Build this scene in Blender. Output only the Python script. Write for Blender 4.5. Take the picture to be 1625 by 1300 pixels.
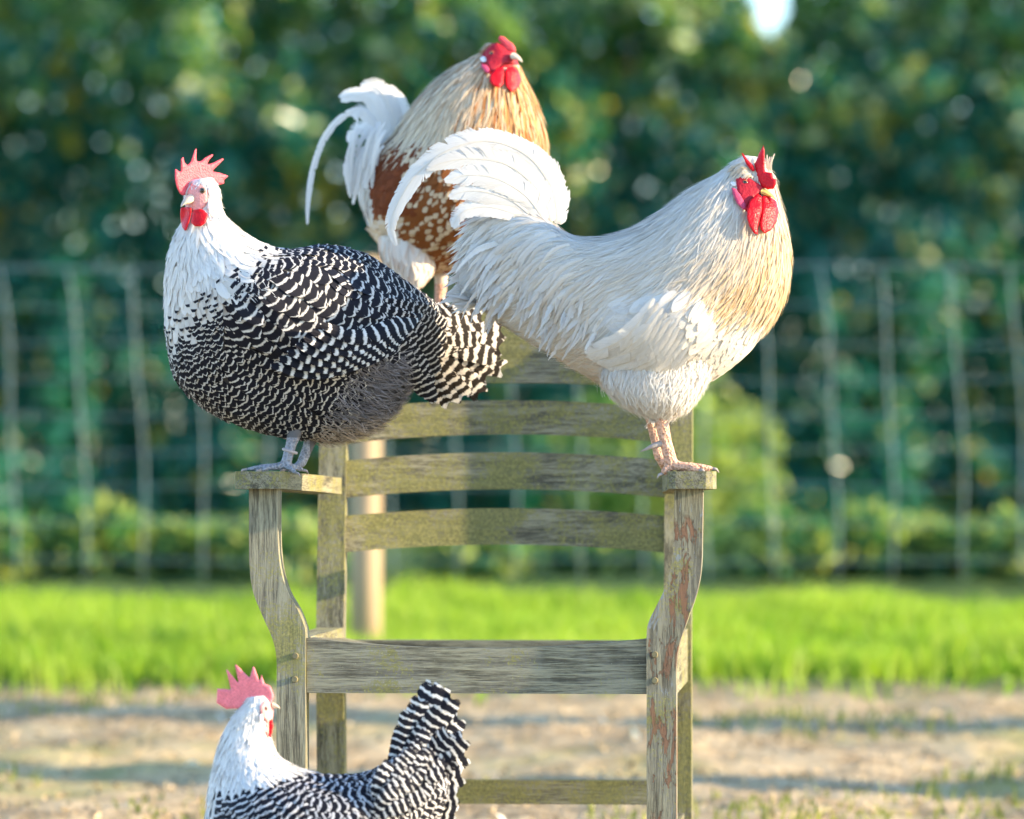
import bpy, bmesh, math, random
import numpy as np
from mathutils import Vector, noise as mnoise
from mathutils.geometry import delaunay_2d_cdt

for o in list(bpy.data.objects):
    bpy.data.objects.remove(o)
SC = bpy.context.scene
COL = SC.collection
R = math.radians

# ------------------------------------------------------------------ camera, sky, sun, exposure
CAMH, CAMY, FPX = 0.62, -6.0, 7218.0          # eye height, distance to the chair, focal length in photo pixels
cam = bpy.data.cameras.new('camera')
cam.sensor_width = 36.0
cam.lens = FPX / 1625 * 36.0
cam.shift_y = 130.0 / 1625
cam.clip_start, cam.clip_end = 0.1, 2000
cam.dof.use_dof = True
cam.dof.focus_distance = 6.0
cam.dof.aperture_fstop = cam.lens / 46.0
camo = bpy.data.objects.new('camera', cam)
COL.objects.link(camo)
camo.location = (0, CAMY, CAMH)
camo.rotation_euler = (R(90), 0, 0)
SC.camera = camo

SUN_AZ, SUN_EL = 7.2, 16.0                     # degrees in front of the +X side, elevation
sdir = Vector((math.cos(R(SUN_AZ)) * math.cos(R(SUN_EL)), -math.sin(R(SUN_AZ)) * math.cos(R(SUN_EL)), math.sin(R(SUN_EL))))
world = bpy.data.worlds.new('World')
SC.world = world
world.use_nodes = True
wn = world.node_tree
sky = wn.nodes.new('ShaderNodeTexSky')
sky.sky_type = 'NISHITA'
sky.sun_disc = False
sky.sun_elevation = R(SUN_EL)
sky.sun_rotation = R(90 + SUN_AZ)
sky.air_density, sky.dust_density, sky.ozone_density = 1.0, 0.3, 3.0
wn.links.new(sky.outputs[0], wn.nodes['Background'].inputs[0])
wn.nodes['Background'].inputs[1].default_value = 0.15
sun = bpy.data.lights.new('sun', 'SUN')
sun.energy = 3.3
sun.angle = R(0.53)
sun.color = (1.0, 0.78, 0.50)
suno = bpy.data.objects.new('sun', sun)
COL.objects.link(suno)
suno.rotation_euler = sdir.to_track_quat('Z', 'Y').to_euler()
SC.view_settings.view_transform = 'Standard'
SC.view_settings.look = 'None'
SC.view_settings.gamma = 1
SC.view_settings.exposure = 2.1
SC.render.engine = 'CYCLES'
SC.cycles.use_denoising = True
SC.cycles.max_bounces = 6
SC.cycles.transparent_max_bounces = 8

# ------------------------------------------------------------------ helpers
def tag(o, label=None, cat=None, group=None, kind=None):
    if label: o['label'] = label
    if cat: o['category'] = cat
    if group: o['group'] = group
    if kind: o['kind'] = kind
    return o

def empty(name, loc, rz=0.0):
    o = bpy.data.objects.new(name, None)
    COL.objects.link(o)
    o.location = loc
    o.rotation_euler = (0, 0, rz)
    o.empty_display_size = 0.05
    return o

def link(name, me, mat=None, parent=None, smooth=False):
    if mat is not None:
        for m in (mat if isinstance(mat, (list, tuple)) else [mat]):
            me.materials.append(m)
    o = bpy.data.objects.new(name, me)
    COL.objects.link(o)
    if parent is not None: o.parent = parent
    if smooth:
        me.polygons.foreach_set('use_smooth', [True] * len(me.polygons))
    return o

def np_mesh(name, verts, faces):
    """verts (N,3), faces list of int arrays (M,k)"""
    me = bpy.data.meshes.new(name)
    if not isinstance(faces, (list, tuple)): faces = [faces]
    loops = np.concatenate([f.reshape(-1) for f in faces]).astype(np.int32)
    tot = np.concatenate([np.full(len(f), f.shape[1], np.int32) for f in faces])
    start = np.concatenate([[0], np.cumsum(tot)[:-1]]).astype(np.int32)
    me.vertices.add(len(verts)); me.vertices.foreach_set('co', np.asarray(verts, np.float32).reshape(-1))
    me.loops.add(len(loops)); me.loops.foreach_set('vertex_index', loops)
    me.polygons.add(len(tot)); me.polygons.foreach_set('loop_start', start); me.polygons.foreach_set('loop_total', tot)
    me.update(calc_edges=True)
    me.validate()
    return me

def set_uv(me, uv_per_vert):
    lay = me.uv_layers.new(name='UVMap')
    idx = np.zeros(len(me.loops), np.int32); me.loops.foreach_get('vertex_index', idx)
    lay.data.foreach_set('uv', np.asarray(uv_per_vert, np.float32)[idx].reshape(-1))

def set_col(me, name, arr):
    a = me.attributes.new(name, 'FLOAT_COLOR', 'POINT')
    a.data.foreach_set('color', np.asarray(arr, np.float32).reshape(-1))

def bm_mesh(name, bm, bevel=0.0, seg=2):
    if bevel > 0:
        es = [e for e in bm.edges if e.is_manifold and e.calc_face_angle(0) > R(25)]
        bmesh.ops.bevel(bm, geom=es, offset=bevel, segments=seg, affect='EDGES', profile=0.6)
    bmesh.ops.recalc_face_normals(bm, faces=bm.faces)
    me = bpy.data.meshes.new(name)
    bm.to_mesh(me); bm.free()
    return me

def prism(outline, axis, a0, a1):
    """closed outline of 2D points extruded along an axis: 'y' takes (x,z), 'z' takes (x,y), 'x' takes (y,z)"""
    bm = bmesh.new()
    def P(p, a):
        return {'y': (p[0], a, p[1]), 'z': (p[0], p[1], a), 'x': (a, p[0], p[1])}[axis]
    lo = [bm.verts.new(P(p, a0)) for p in outline]
    hi = [bm.verts.new(P(p, a1)) for p in outline]
    n = len(outline)
    bm.faces.new(lo); bm.faces.new(hi[::-1])
    for i in range(n):
        bm.faces.new((lo[i], hi[i], hi[(i + 1) % n], lo[(i + 1) % n]))
    return bm

def box(x0, x1, y0, y1, z0, z1):
    return prism([(x0, z0), (x1, z0), (x1, z1), (x0, z1)], 'y', y0, y1)

def W(px, py, Y):
    s = (Y - CAMY) / FPX
    return np.array([(px - 812.5) * s, Y, CAMH + (780 - py) * s])

# ------------------------------------------------------------------ node helper
class N:
    def __init__(self, name):
        self.m = bpy.data.materials.new(name); self.m.use_nodes = True
        self.t = self.m.node_tree; self.t.nodes.clear()
        self.out = self.t.nodes.new('ShaderNodeOutputMaterial')
    def n(self, typ, ins=None, **props):
        nd = self.t.nodes.new('ShaderNode' + typ)
        for k, v in props.items(): setattr(nd, k, v)
        for k, v in (ins or {}).items(): self.set(nd.inputs[k], v)
        return nd
    def set(self, sock, v):
        if isinstance(v, bpy.types.NodeSocket): self.t.links.new(v, sock)
        elif isinstance(v, bpy.types.Node): self.t.links.new(v.outputs[0], sock)
        else:
            if hasattr(sock.default_value, '__len__') and isinstance(v, (tuple, list)) and len(sock.default_value) == 4 and len(v) == 3: v = (*v, 1)
            sock.default_value = v
    def math(self, op, a, b=0.0, c=None, clamp=False):
        nd = self.t.nodes.new('ShaderNodeMath'); nd.operation = op; nd.use_clamp = clamp
        self.set(nd.inputs[0], a); self.set(nd.inputs[1], b)
        if c is not None: self.set(nd.inputs[2], c)
        return nd.outputs[0]
    def mix(self, f, a, b, mode='MIX'):
        nd = self.t.nodes.new('ShaderNodeMix'); nd.data_type = 'RGBA'; nd.blend_type = mode
        self.set(nd.inputs[0], f); self.set(nd.inputs[6], a); self.set(nd.inputs[7], b)
        return nd.outputs[2]
    def step(self, x, a, b):
        nd = self.t.nodes.new('ShaderNodeMapRange'); nd.interpolation_type = 'SMOOTHSTEP'
        self.set(nd.inputs[0], x); self.set(nd.inputs[1], a); self.set(nd.inputs[2], b)
        return nd.outputs[0]
    def noise(self, vec, scale, detail=4, rough=0.55, dist=0.0):
        nd = self.n('TexNoise', {'Scale': scale, 'Detail': detail, 'Roughness': rough, 'Distortion': dist})
        if vec is not None: self.set(nd.inputs['Vector'], vec)
        return nd.outputs[0]
    def mapping(self, vec, scale=(1, 1, 1), rot=(0, 0, 0), loc=(0, 0, 0)):
        nd = self.n('Mapping', {'Scale': scale, 'Rotation': rot, 'Location': loc}); self.set(nd.inputs['Vector'], vec)
        return nd.outputs[0]
    def obj(self): return self.n('TexCoord').outputs['Object']
    def bump(self, h, strength, dist, normal=None):
        nd = self.n('Bump', {'Strength': strength, 'Distance': dist, 'Height': h})
        if normal is not None: self.set(nd.inputs['Normal'], normal)
        return nd.outputs[0]
    def bsdf(self, col, rough=0.6, normal=None, spec=0.4, **kw):
        nd = self.n('BsdfPrincipled', {'Base Color': col, 'Roughness': rough, 'Specular IOR Level': spec, **kw})
        if normal is not None: self.set(nd.inputs['Normal'], normal)
        return nd.outputs[0]
    def translucent(self, shader, col, f, normal=None):
        tr = self.n('BsdfTranslucent', {'Color': col})
        if normal is not None: self.set(tr.inputs['Normal'], normal)
        mx = self.n('MixShader', {0: f}); self.set(mx.inputs[1], shader); self.set(mx.inputs[2], tr.outputs[0])
        return mx.outputs[0]
    def done(self, shader):
        self.set(self.out.inputs[0], shader); return self.m

def wood(name, axis, seed, algae=0.5, paint=0.0, dark=1.0):
    k = N(name); co = k.obj()
    st = {'x': (5, 95, 95), 'y': (95, 5, 95), 'z': (95, 95, 5)}[axis]
    st2 = tuple(s * 6.5 for s in st)
    loc = (seed * 3.1, seed * 1.7, seed * 0.9)
    g1 = k.noise(k.mapping(co, st, loc=loc), 1.0, 6, 0.62, 0.4)
    g2 = k.noise(k.mapping(co, st2, loc=loc), 1.0, 5, 0.7, 0.2)
    bl = k.noise(k.mapping(co, (1, 1, 1), loc=loc), 9.0, 5, 0.65)
    sp = k.noise(k.mapping(co, (1, 1, 1), loc=loc), 240.0, 3, 0.75)
    gg = k.math('ADD', k.math('MULTIPLY', g1, 0.5), k.math('MULTIPLY', g2, 0.5))
    base = k.mix(k.step(gg, 0.40, 0.60), (0.085 * dark, 0.079 * dark, 0.056 * dark), (0.35 * dark, 0.33 * dark, 0.225 * dark))
    base = k.mix(k.math('MULTIPLY', k.step(bl, 0.42, 0.62), 0.45), base, (0.30 * dark, 0.29 * dark, 0.25 * dark))
    am = k.math('MULTIPLY', k.step(k.math('ADD', bl, k.math('MULTIPLY', k.math('SUBTRACT', sp, 0.5), 0.5)), 0.66 - 0.36 * algae, 0.80 - 0.36 * algae), 0.8)
    alg = k.mix(k.step(sp, .3, .7), (0.115, 0.12, 0.032), (0.33, 0.305, 0.085))
    base = k.mix(am, base, alg)
    crack = k.step(g2, 0.33, 0.27)
    base = k.mix(k.math('MULTIPLY', crack, 0.75), base, (0.03, 0.026, 0.018))
    h = gg
    if paint > 0:
        pn = k.noise(k.mapping(co, (60, 60, 16), loc=(seed, 4, 2)), 1.0, 7, 0.72, .5)
        pm = k.math('MULTIPLY', k.step(pn, 0.60 - 0.12 * paint, 0.62 - 0.12 * paint), k.step(bl, .40, .50))
        pm2 = k.step(pn, 0.40, 0.38)
        base = k.mix(k.math('MULTIPLY', pm, 0.85), base, (0.24, 0.115, 0.065))
        base = k.mix(k.math('MULTIPLY', pm2, 0.7), base, (0.24, 0.28, 0.31))
        h = k.math('ADD', gg, k.math('MULTIPLY', k.math('SUBTRACT', 0.0, pm), 0.5))
    # pale lichen specks and dirt
    base = k.mix(k.math('MULTIPLY', k.step(sp, 0.66, 0.72), 0.5), base, (0.5, 0.5, 0.43))
    nb = k.bump(h, 1.0, 0.006)
    nb = k.bump(sp, 0.45, 0.0015, nb)
    return k.done(k.bsdf(base, 0.82, nb, 0.25))

def flat_mat(name, col, rough=0.7, spec=0.3, bumpscale=None, bd=0.001, vary=0.25):
    k = N(name); co = k.obj()
    n1 = k.noise(co, bumpscale or 40, 4)
    c = k.mix(n1, tuple(x * (1 - vary) for x in col), tuple(min(1, x * (1 + vary)) for x in col))
    return k.done(k.bsdf(c, rough, k.bump(n1, 0.5, bd), spec))

# ------------------------------------------------------------------ ground
def gz_profile(Y):
    return np.interp(Y, [-50, -0.5, 0.3, 1, 2.2, 3.5, 6, 8, 24, 300], [-0.02, 0, 0.01, 0.06, 0.13, 0.212, 0.362, 0.45, 0.62, 1.5])

def ground_h(x, y):
    v = Vector((x, y, 0))
    b = 0.022 * mnoise.noise(v * 2.1) + 0.016 * mnoise.noise(v * 6.0) + 0.008 * mnoise.noise(v * 17.0)
    return float(gz_profile(y)) + b

def axis_pts(lo, hi, step, far):
    a = list(np.arange(lo, hi + 1e-6, step))
    d, x = step, hi
    while x < far: d *= 1.35; x += d; a.append(x)
    d, x = step, lo
    while x > -far: d *= 1.35; x -= d; a.insert(0, x)
    return np.array(a)
gx = axis_pts(-2.6, 2.6, 0.035, 400)
gy = axis_pts(-0.8, 5.2, 0.04, 400)
gv = np.array([(x, y, ground_h(x, y)) for y in gy for x in gx])
nx, ny = len(gx), len(gy)
ii = (np.arange(ny - 1)[:, None] * nx + np.arange(nx - 1)[None]).reshape(-1)
gf = np.stack([ii, ii + 1, ii + nx + 1, ii + nx], 1)

k = N('soil'); co = k.obj()
n1 = k.noise(co, 1.3, 5, 0.6); n2 = k.noise(co, 9, 5, 0.65); n3 = k.noise(co, 60, 4, 0.7)
soil = k.mix(k.step(n2, 0.35, 0.65), (0.26, 0.185, 0.095), (0.57, 0.43, 0.245))
soil = k.mix(k.math('MULTIPLY', k.step(n3, 0.45, 0.7), 0.6), soil, (0.60, 0.48, 0.32))
soil = k.mix(k.math('MULTIPLY', k.step(n1, 0.5, 0.66), 0.7), soil, (0.30, 0.29, 0.09))
ygrad = k.n('SeparateXYZ'); k.set(ygrad.inputs[0], co)
gm = k.step(k.math('ADD', ygrad.outputs[1], k.math('MULTIPLY', k.math('SUBTRACT', n1, 0.5), 0.5)), 3.25, 3.6)
soil = k.mix(gm, soil, k.mix(n2, (0.045, 0.085, 0.018), (0.09, 0.14, 0.03)))
nb = k.bump(n3, 0.8, 0.012, k.bump(n2, 0.8, 0.03))
soil_m = k.done(k.bsdf(soil, 0.92, nb, 0.15))
tag(link('ground', np_mesh('ground', gv, gf), soil_m, smooth=True), kind='structure')

# leaf-like cards in bulk -----------------------------------------------------
def leaf_mat(name, rough=0.35, spec=0.5, trans=0.3, tboost=1.5):
    k = N(name)
    a = k.n('Attribute', attribute_name='fc')
    c = a.outputs['Color']
    gl = a.outputs['Alpha']
    s = k.bsdf(c, k.math('ADD', k.math('MULTIPLY', gl, rough - .62), .62), None, k.math('ADD', k.math('MULTIPLY', gl, spec - .10), .10))
    return k.done(k.translucent(s, k.mix(1.0, c, (tboost, tboost * 1.1, tboost * 0.55), 'MULTIPLY'), trans))

def leaf_cloud(name, pos, size, col, mat, parent, seed, up=0.3, aspect=0.62, nrm=None, nw=0.0, gloss=0.05):
    rng = np.random.default_rng(seed); n = len(pos)
    d = rng.normal(size=(n, 3)); d[:, 2] += up * 0; d /= np.linalg.norm(d, axis=1)[:, None]
    nn = rng.normal(size=(n, 3))
    if nrm is not None: nn = nn * (1 - nw) + nrm * nw * 2
    nn[:, 2] += up
    nn -= (nn * d).sum(1)[:, None] * d; nn /= np.linalg.norm(nn, axis=1)[:, None]
    w = np.cross(nn, d)
    sz = size if np.ndim(size) else np.full(n, size)
    sz = (sz * rng.uniform(0.65, 1.25, n))[:, None]
    fold = 0.13
    v = np.stack([pos - d * sz * 0.5, pos + w * sz * aspect * 0.5 + nn * sz * fold, pos + d * sz * 0.55 - nn * sz * 0.1, pos - w * sz * aspect * 0.5 + nn * sz * fold], 1)
    i = np.arange(n) * 4
    f = np.concatenate([np.stack([i, i + 1, i + 2], 1), np.stack([i, i + 2, i + 3], 1)])
    me = np_mesh(name, v.reshape(-1, 3), f)
    set_col(me, 'fc', np.repeat(np.concatenate([col, (rng.random((n, 1)) < gloss) * 1.0], 1), 4, 0))
    return link(name, me, mat, parent)

HEDGE_LEAF = leaf_mat('hedge_leaf', 0.22, 0.6, 0.34)
rng = np.random.default_rng(5)

def fnoise(p, s): return np.array([mnoise.noise(Vector(q) * s) for q in p])

def build_hedge():
    n = 105000
    x = rng.uniform(-5.0, 5.6, n)
    t = rng.random(n)
    lump = np.array([mnoise.noise(Vector((a * 0.9, 3.3, 0))) for a in np.linspace(-7, 8, 300)])
    topz = 3.25 + 0.35 * np.interp(x, np.linspace(-7, 8, 300), lump)
    topz -= 0.70 * np.exp(-((x - 1.13) / 0.17) ** 2) + 0.35 * np.exp(-((x + 2.3) / 0.25) ** 2) + 0.28 * np.exp(-((x - 0.2) / 0.2) ** 2)
    z = 0.45 + (topz - 0.45) * t
    cell = np.stack([x, z, np.full(n, 1.7)], 1)
    bulge = 0.45 * fnoise(cell, 1.5) + 0.22 * fnoise(cell, 3.7)
    depth = np.where(rng.random(n) < .55, rng.exponential(0.20, n), rng.uniform(0, 1.0, n))
    y = 13.6 - bulge + depth + 0.35 * np.clip((z - 2.2), 0, 1)
    pos = np.stack([x, y, z], 1)
    r = rng.random(n)
    cl = fnoise(cell, 2.4)
    c = np.empty((n, 3))
    base = np.array([0.021, 0.150, 0.104])
    c[:] = base * (0.7 + 0.7 * rng.random((n, 1)))
    c[:, 0] *= 1 + 0.5 * rng.random(n)
    ylw = (r < 0.035) | ((r < 0.22) & (cl > 0.24))
    c[ylw] = np.array([0.46, 0.38, 0.05]) * (0.7 + 0.5 * rng.random((ylw.sum(), 1)))
    pal = rng.random(n) < .025 + .09 * np.clip((z - 1.2) / 1.6, 0, 1) * (1 + (x > .6))  # pale leaves stand in for sun glints, denser towards the top and right
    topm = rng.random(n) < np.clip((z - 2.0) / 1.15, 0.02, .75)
    c[topm] = np.array([0.15, 0.27, 0.06]) * (0.7 + 0.6 * rng.random((topm.sum(), 1)))  # sunlight on the hedge top put into a lighter leaf colour
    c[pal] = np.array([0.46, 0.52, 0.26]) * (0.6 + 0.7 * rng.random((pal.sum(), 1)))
    root = empty('hedge', (0, 13.6, 0.6))
    tag(root, 'tall dense dark green leafy hedge behind the wire fence', 'hedge')
    fo = leaf_cloud('foliage', pos - np.array([0, 13.6, 0.6]), 0.095, c, HEDGE_LEAF, root, 3, up=0.5, nrm=np.tile([0.55, -.85, 0.4], (n, 1)), nw=0.42, gloss=.5)
    fo['kind'] = 'stuff'
    # stems inside
    bm = bmesh.new()
    rr = random.Random(4)
    for i in range(34):
        bx = -4.9 + i * 0.3 + rr.uniform(-.1, .1)
        p = Vector((bx, 0.35 + rr.uniform(-.1, .15), -0.25)); rad = rr.uniform(.018, .032)
        ring = None
        for s in range(6):
            vs = [bm.verts.new(p + Vector((math.cos(a) * rad, math.sin(a) * rad, 0))) for a in np.linspace(0, 2 * math.pi, 6, endpoint=False)]
            if ring:
                for q in range(6): bm.faces.new((ring[q], ring[(q + 1) % 6], vs[(q + 1) % 6], vs[q]))
            ring = vs; p = p + Vector((rr.uniform(-.12, .12), rr.uniform(-.05, .05), .46)); rad *= 0.8
    link('stems', bm_mesh('stems', bm), flat_mat('stem_bark', (0.09, 0.065, 0.045)), root)
build_hedge()

def bush(name, label, cx, cy, zc, rx, ry, rz, n, base, size, seed, bright=0.25):
    r = np.random.default_rng(seed)
    d = r.normal(size=(n, 3)); d /= np.linalg.norm(d, axis=1)[:, None]
    rad = r.random(n) ** 0.35
    nz = 1 + 0.35 * fnoise(d * 1.0 + seed, 1.7)
    pos = d * (rad * nz)[:, None] * np.array([rx, ry, rz])
    pos[:, 2] += rz * 0.8
    keep = pos[:, 2] > -0.02; pos = pos[keep]; n = len(pos)
    c = np.array(base) * (0.65 + 0.7 * r.random((n, 1)))
    hi = r.random(n) < bright
    c[hi] = np.array([0.32, 0.38, 0.12]) * (0.7 + 0.6 * r.random((hi.sum(), 1)))  # pale share of the leaves carries sunlit brightness in its colour
    root = empty(name, (cx, cy, zc)); tag(root, label, 'plant', 'plants growing behind the fence')
    o = leaf_cloud('foliage', pos, size, c, HEDGE_LEAF, root, seed, up=0.6); o['kind'] = 'stuff'
    bm = bmesh.new(); rr = random.Random(seed)
    for i in range(6):
        a = rr.uniform(0, 6.28); p0 = Vector((0, 0, -0.03)); p1 = Vector((math.cos(a) * rx * .5, math.sin(a) * ry * .5, rz * 1.1))
        for rad0, rad1 in ((.008, .004),):
            v0 = [bm.verts.new(p0 + Vector((math.cos(q) * rad0, math.sin(q) * rad0, 0))) for q in (0, 2.1, 4.2)]
            v1 = [bm.verts.new(p1 + Vector((math.cos(q) * rad1, math.sin(q) * rad1, 0))) for q in (0, 2.1, 4.2)]
            for q in range(3): bm.faces.new((v0[q], v0[(q + 1) % 3], v1[(q + 1) % 3], v1[q]))
    link('stems', bm_mesh('stems', bm), flat_mat('stem_green', (0.10, 0.11, 0.04)), root)

def bX(px, Y): return (px - 812.5) * (Y - CAMY) / FPX
bush('shrub', 'pale green sunlit shrub seen past the right edge of the chair', bX(1060, 9.5), 9.5, .48, .44, .35, .30, 1700, (0.13, 0.24, 0.06), .06, 11, .6)
ORD = ('leftmost', 'second from the left', 'third from the left', 'fourth from the left', 'fifth from the left', 'fifth from the right', 'fourth from the right', 'third from the right', 'second from the right', 'rightmost')
low = [(px, h, 'blurred low leafy plant at the fence foot, %s of ten' % ORD[j]) for j, (px, h) in enumerate(((-20, .17), (150, .20), (290, .15), (460, .17), (760, .13), (960, .12), (1230, .18), (1370, .17), (1490, .15), (1620, .18)))]
for i, (px, h, lab) in enumerate(low):
    bush('low_plant', lab, bX(px, 6.45), 6.45 + 0.12 * (i % 3), .375, .17, .18, h * .62, 620, (0.06, 0.17, 0.075), .055, 20 + i, .5)

# ------------------------------------------------------------------ grass
def grass(name, label, n, xr, yr, hr, seed, dens=None, cols=((0.16, 0.30, 0.016), (0.36, 0.43, 0.06))):
    r = np.random.default_rng(seed)
    x = r.uniform(*xr, n); y = r.uniform(*yr, n)
    if dens is not None:
        kp = dens(x, y, r); x, y = x[kp], y[kp]; n = len(x)
    z = np.array([ground_h(a, b) for a, b in zip(x, y)]) - 0.004
    clump = np.array([mnoise.noise(Vector((a * 2.2, b * 2.2, 7))) for a, b in zip(x, y)])
    h = r.uniform(*hr, n) * (1 + 0.55 * clump)
    a = r.uniform(0, 2 * np.pi, n); w = r.uniform(.0022, .0042, n)
    dx, dy = np.cos(a), np.sin(a)
    b = r.uniform(0, 2 * np.pi, n); lean = r.uniform(.1, .75, n) * h
    lx, ly = np.cos(b) * lean, np.sin(b) * lean
    o = np.stack([x, y, z], 1)
    side = np.stack([dx * w, dy * w, 0 * w], 1)
    mid = o + np.stack([lx * .3, ly * .3, h * .58], 1)
    tip = o + np.stack([lx, ly, h], 1)
    v = np.stack([o - side, o + side, mid - side * .8, mid + side * .8, tip], 1).reshape(-1, 3)
    i = np.arange(n) * 5
    f3 = np.stack([i + 2, i + 3, i + 4], 1); f4 = np.stack([i, i + 1, i + 3, i + 2], 1)
    me = np_mesh(name, v, [f3, f4])
    t = np.clip(r.random(n) * 0.8 + 0.35 * clump + .1, 0, 1)[:, None]
    c = np.array(cols[0]) * (1 - t) + np.array(cols[1]) * t
    set_col(me, 'fc', np.repeat(np.concatenate([c, np.ones((n, 1))], 1), 5, 0))
    return tag(link(name, me, GRASS), label, 'grass', kind='stuff')
GRASS = leaf_mat('grass_blade', 0.5, 0.3, 0.45, 1.5)
def edge(x, y, r):
    e = 3.62 + np.array([0.20 * mnoise.noise(Vector((a * 1.3, 2, 0))) + 0.09 * mnoise.noise(Vector((a * 5, 5, 0))) for a in x])
    return (y > e) | ((y > e - .35) & (r.random(len(x)) < .06))
grass('grass', 'strip of bright green sunlit grass in front of the fence', 72000, (-2.6, 2.6), (3.0, 5.35), (.035, .085), 8, edge)
def patch(x, y, r):
    nn = np.array([mnoise.noise(Vector((a * 1.6, b * 1.6, 3))) for a, b in zip(x, y)])
    return nn > 0.12
grass('sparse_grass', 'thin tufts of grass on the bare soil', 9000, (-2.2, 2.2), (.6, 3.3), (.012, .04), 9, patch, ((0.12, 0.15, 0.03), (0.30, 0.27, 0.09)))

# litter on the soil
def litter():
    r = np.random.default_rng(31); n = 4200
    x = r.uniform(-2.2, 2.2, n); y = r.uniform(.4, 3.6, n)
    z = np.array([ground_h(a, b) for a, b in zip(x, y)]) + .006
    pos = np.stack([x, y, z], 1)
    c = np.array([0.42, 0.33, 0.22]) * (0.4 + 0.9 * r.random((n, 1)))
    wt = r.random(n) < .006; c[wt] = (0.72, 0.70, 0.66)
    sz = np.where(wt, .045, .018)
    o = leaf_cloud('leaf_litter', pos, sz, c, leaf_mat('dry_litter', .7, .2, .15, 1.0), None, 4, up=1.5, aspect=.5)
    tag(o, 'dry leaf bits, straw and down scattered over the soil', 'litter', kind='stuff')
litter()

# ------------------------------------------------------------------ wire fence and post
def tube(pts, rad, seg=8, cap=True):
    """polyline tube as verts/faces arrays; rad scalar or list"""
    pts = np.asarray(pts, float); n = len(pts)
    rad = np.full(n, rad) if np.ndim(rad) == 0 else np.asarray(rad, float)
    t = np.gradient(pts, axis=0); t /= np.linalg.norm(t, axis=1)[:, None]
    ref = np.array([0, 1.0, 0]) if abs(t[:, 1]).mean() < .8 else np.array([1.0, 0, 0])
    b = np.cross(t, ref); b /= np.linalg.norm(b, axis=1)[:, None]; c = np.cross(t, b)
    a = np.linspace(0, 2 * np.pi, seg, endpoint=False)
    v = pts[:, None] + rad[:, None, None] * (np.cos(a)[None, :, None] * b[:, None] + np.sin(a)[None, :, None] * c[:, None])
    v = v.reshape(-1, 3)
    i = (np.arange(n - 1)[:, None] * seg + np.arange(seg)[None]); j = (np.arange(n - 1)[:, None] * seg + (np.arange(seg)[None] + 1) % seg)
    f4 = np.stack([i, j, j + seg, i + seg], -1).reshape(-1, 4)
    v = np.concatenate([v, pts[:1], pts[-1:]])
    m = n * seg; q = np.arange(seg); q1 = (q + 1) % seg
    f3 = np.concatenate([np.stack([q1, q, np.full(seg, m)], 1), np.stack([(n - 1) * seg + q, (n - 1) * seg + q1, np.full(seg, m + 1)], 1)])
    return v, f4, f3

def tube_obj(name, pts, rad, mat, parent, seg=8):
    v, f4, f3 = tube(pts, rad, seg)
    return link(name, np_mesh(name, v, [f4, f3]), mat, parent, True)

k = N('galvanised_wire')
wire_m = k.done(k.bsdf((0.17, 0.24, 0.26), 0.5, None, 0.4, Metallic=0.3))  # wire colour darkened and blued to hold the shade on the fence
def fence():
    FY = 6.0
    root = empty('wire_fence', (0, FY, .36))
    tag(root, 'grey wire mesh fence of upright stays and line wires before the hedge', 'fence')
    off = np.array([0, FY, .36]); rr = random.Random(2)
    ys = [424, 486, 546, 604, 660, 716, 772, 830, 890]
    for i, y in enumerate(ys):
        pts = [W(px, y + 2.5 * math.sin(px * .008 + i * 1.3) + rr.uniform(-1, 1), FY) - off for px in range(-1300, 2960, 90)]
        tube_obj('line_wire', pts, .0018 if i else .0026, wire_m, root, 5)
    for kx in range(-13, 30):
        x0 = 100 * kx + rr.uniform(-5, 5); sh = rr.uniform(22, 36)
        pts = []
        for t in np.linspace(0, 1, 12):
            py = 424 + t * 500
            pts.append(W(x0 + sh * (1 - math.exp(-t * 3)) + 3 * math.sin(t * 9 + kx), py, FY - .004) - off)
        tube_obj('stay_wire', pts, .0023, wire_m, root, 5)
fence()

def round_post():
    Yp = 4.1
    b = W(580, 1062, Yp); b[2] = ground_h(b[0], Yp) - .05
    top = W(577, 408, Yp)
    root = empty('fence_post', tuple(b)); tag(root, 'blurred pale round wooden post standing behind the left of the backrest', 'post')
    k = N('peeled_post'); co = k.obj()
    g = k.noise(k.mapping(co, (40, 40, 2)), 1, 5, .6)
    m = k.done(k.bsdf(k.mix(g, (0.30, 0.21, 0.125), (0.47, 0.36, 0.235)), .8, k.bump(g, .6, .004), .2))
    hgt = top[2] - b[2]; r = .0345
    tube_obj('shaft', [(0, 0, 0), (0.001, 0, hgt * .3), (0, 0.001, hgt * .6), (-.002, 0, hgt - .012)], [r * 1.03, r, r * .99, r * .98], m, root, 24)
    tube_obj('chamfered_top', [(-.002, 0, hgt - .0121), (-.002, 0, hgt - .004), (-.002, 0, hgt)], [r * .975, r * .9, r * .72], m, root, 24)
round_post()

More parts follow.
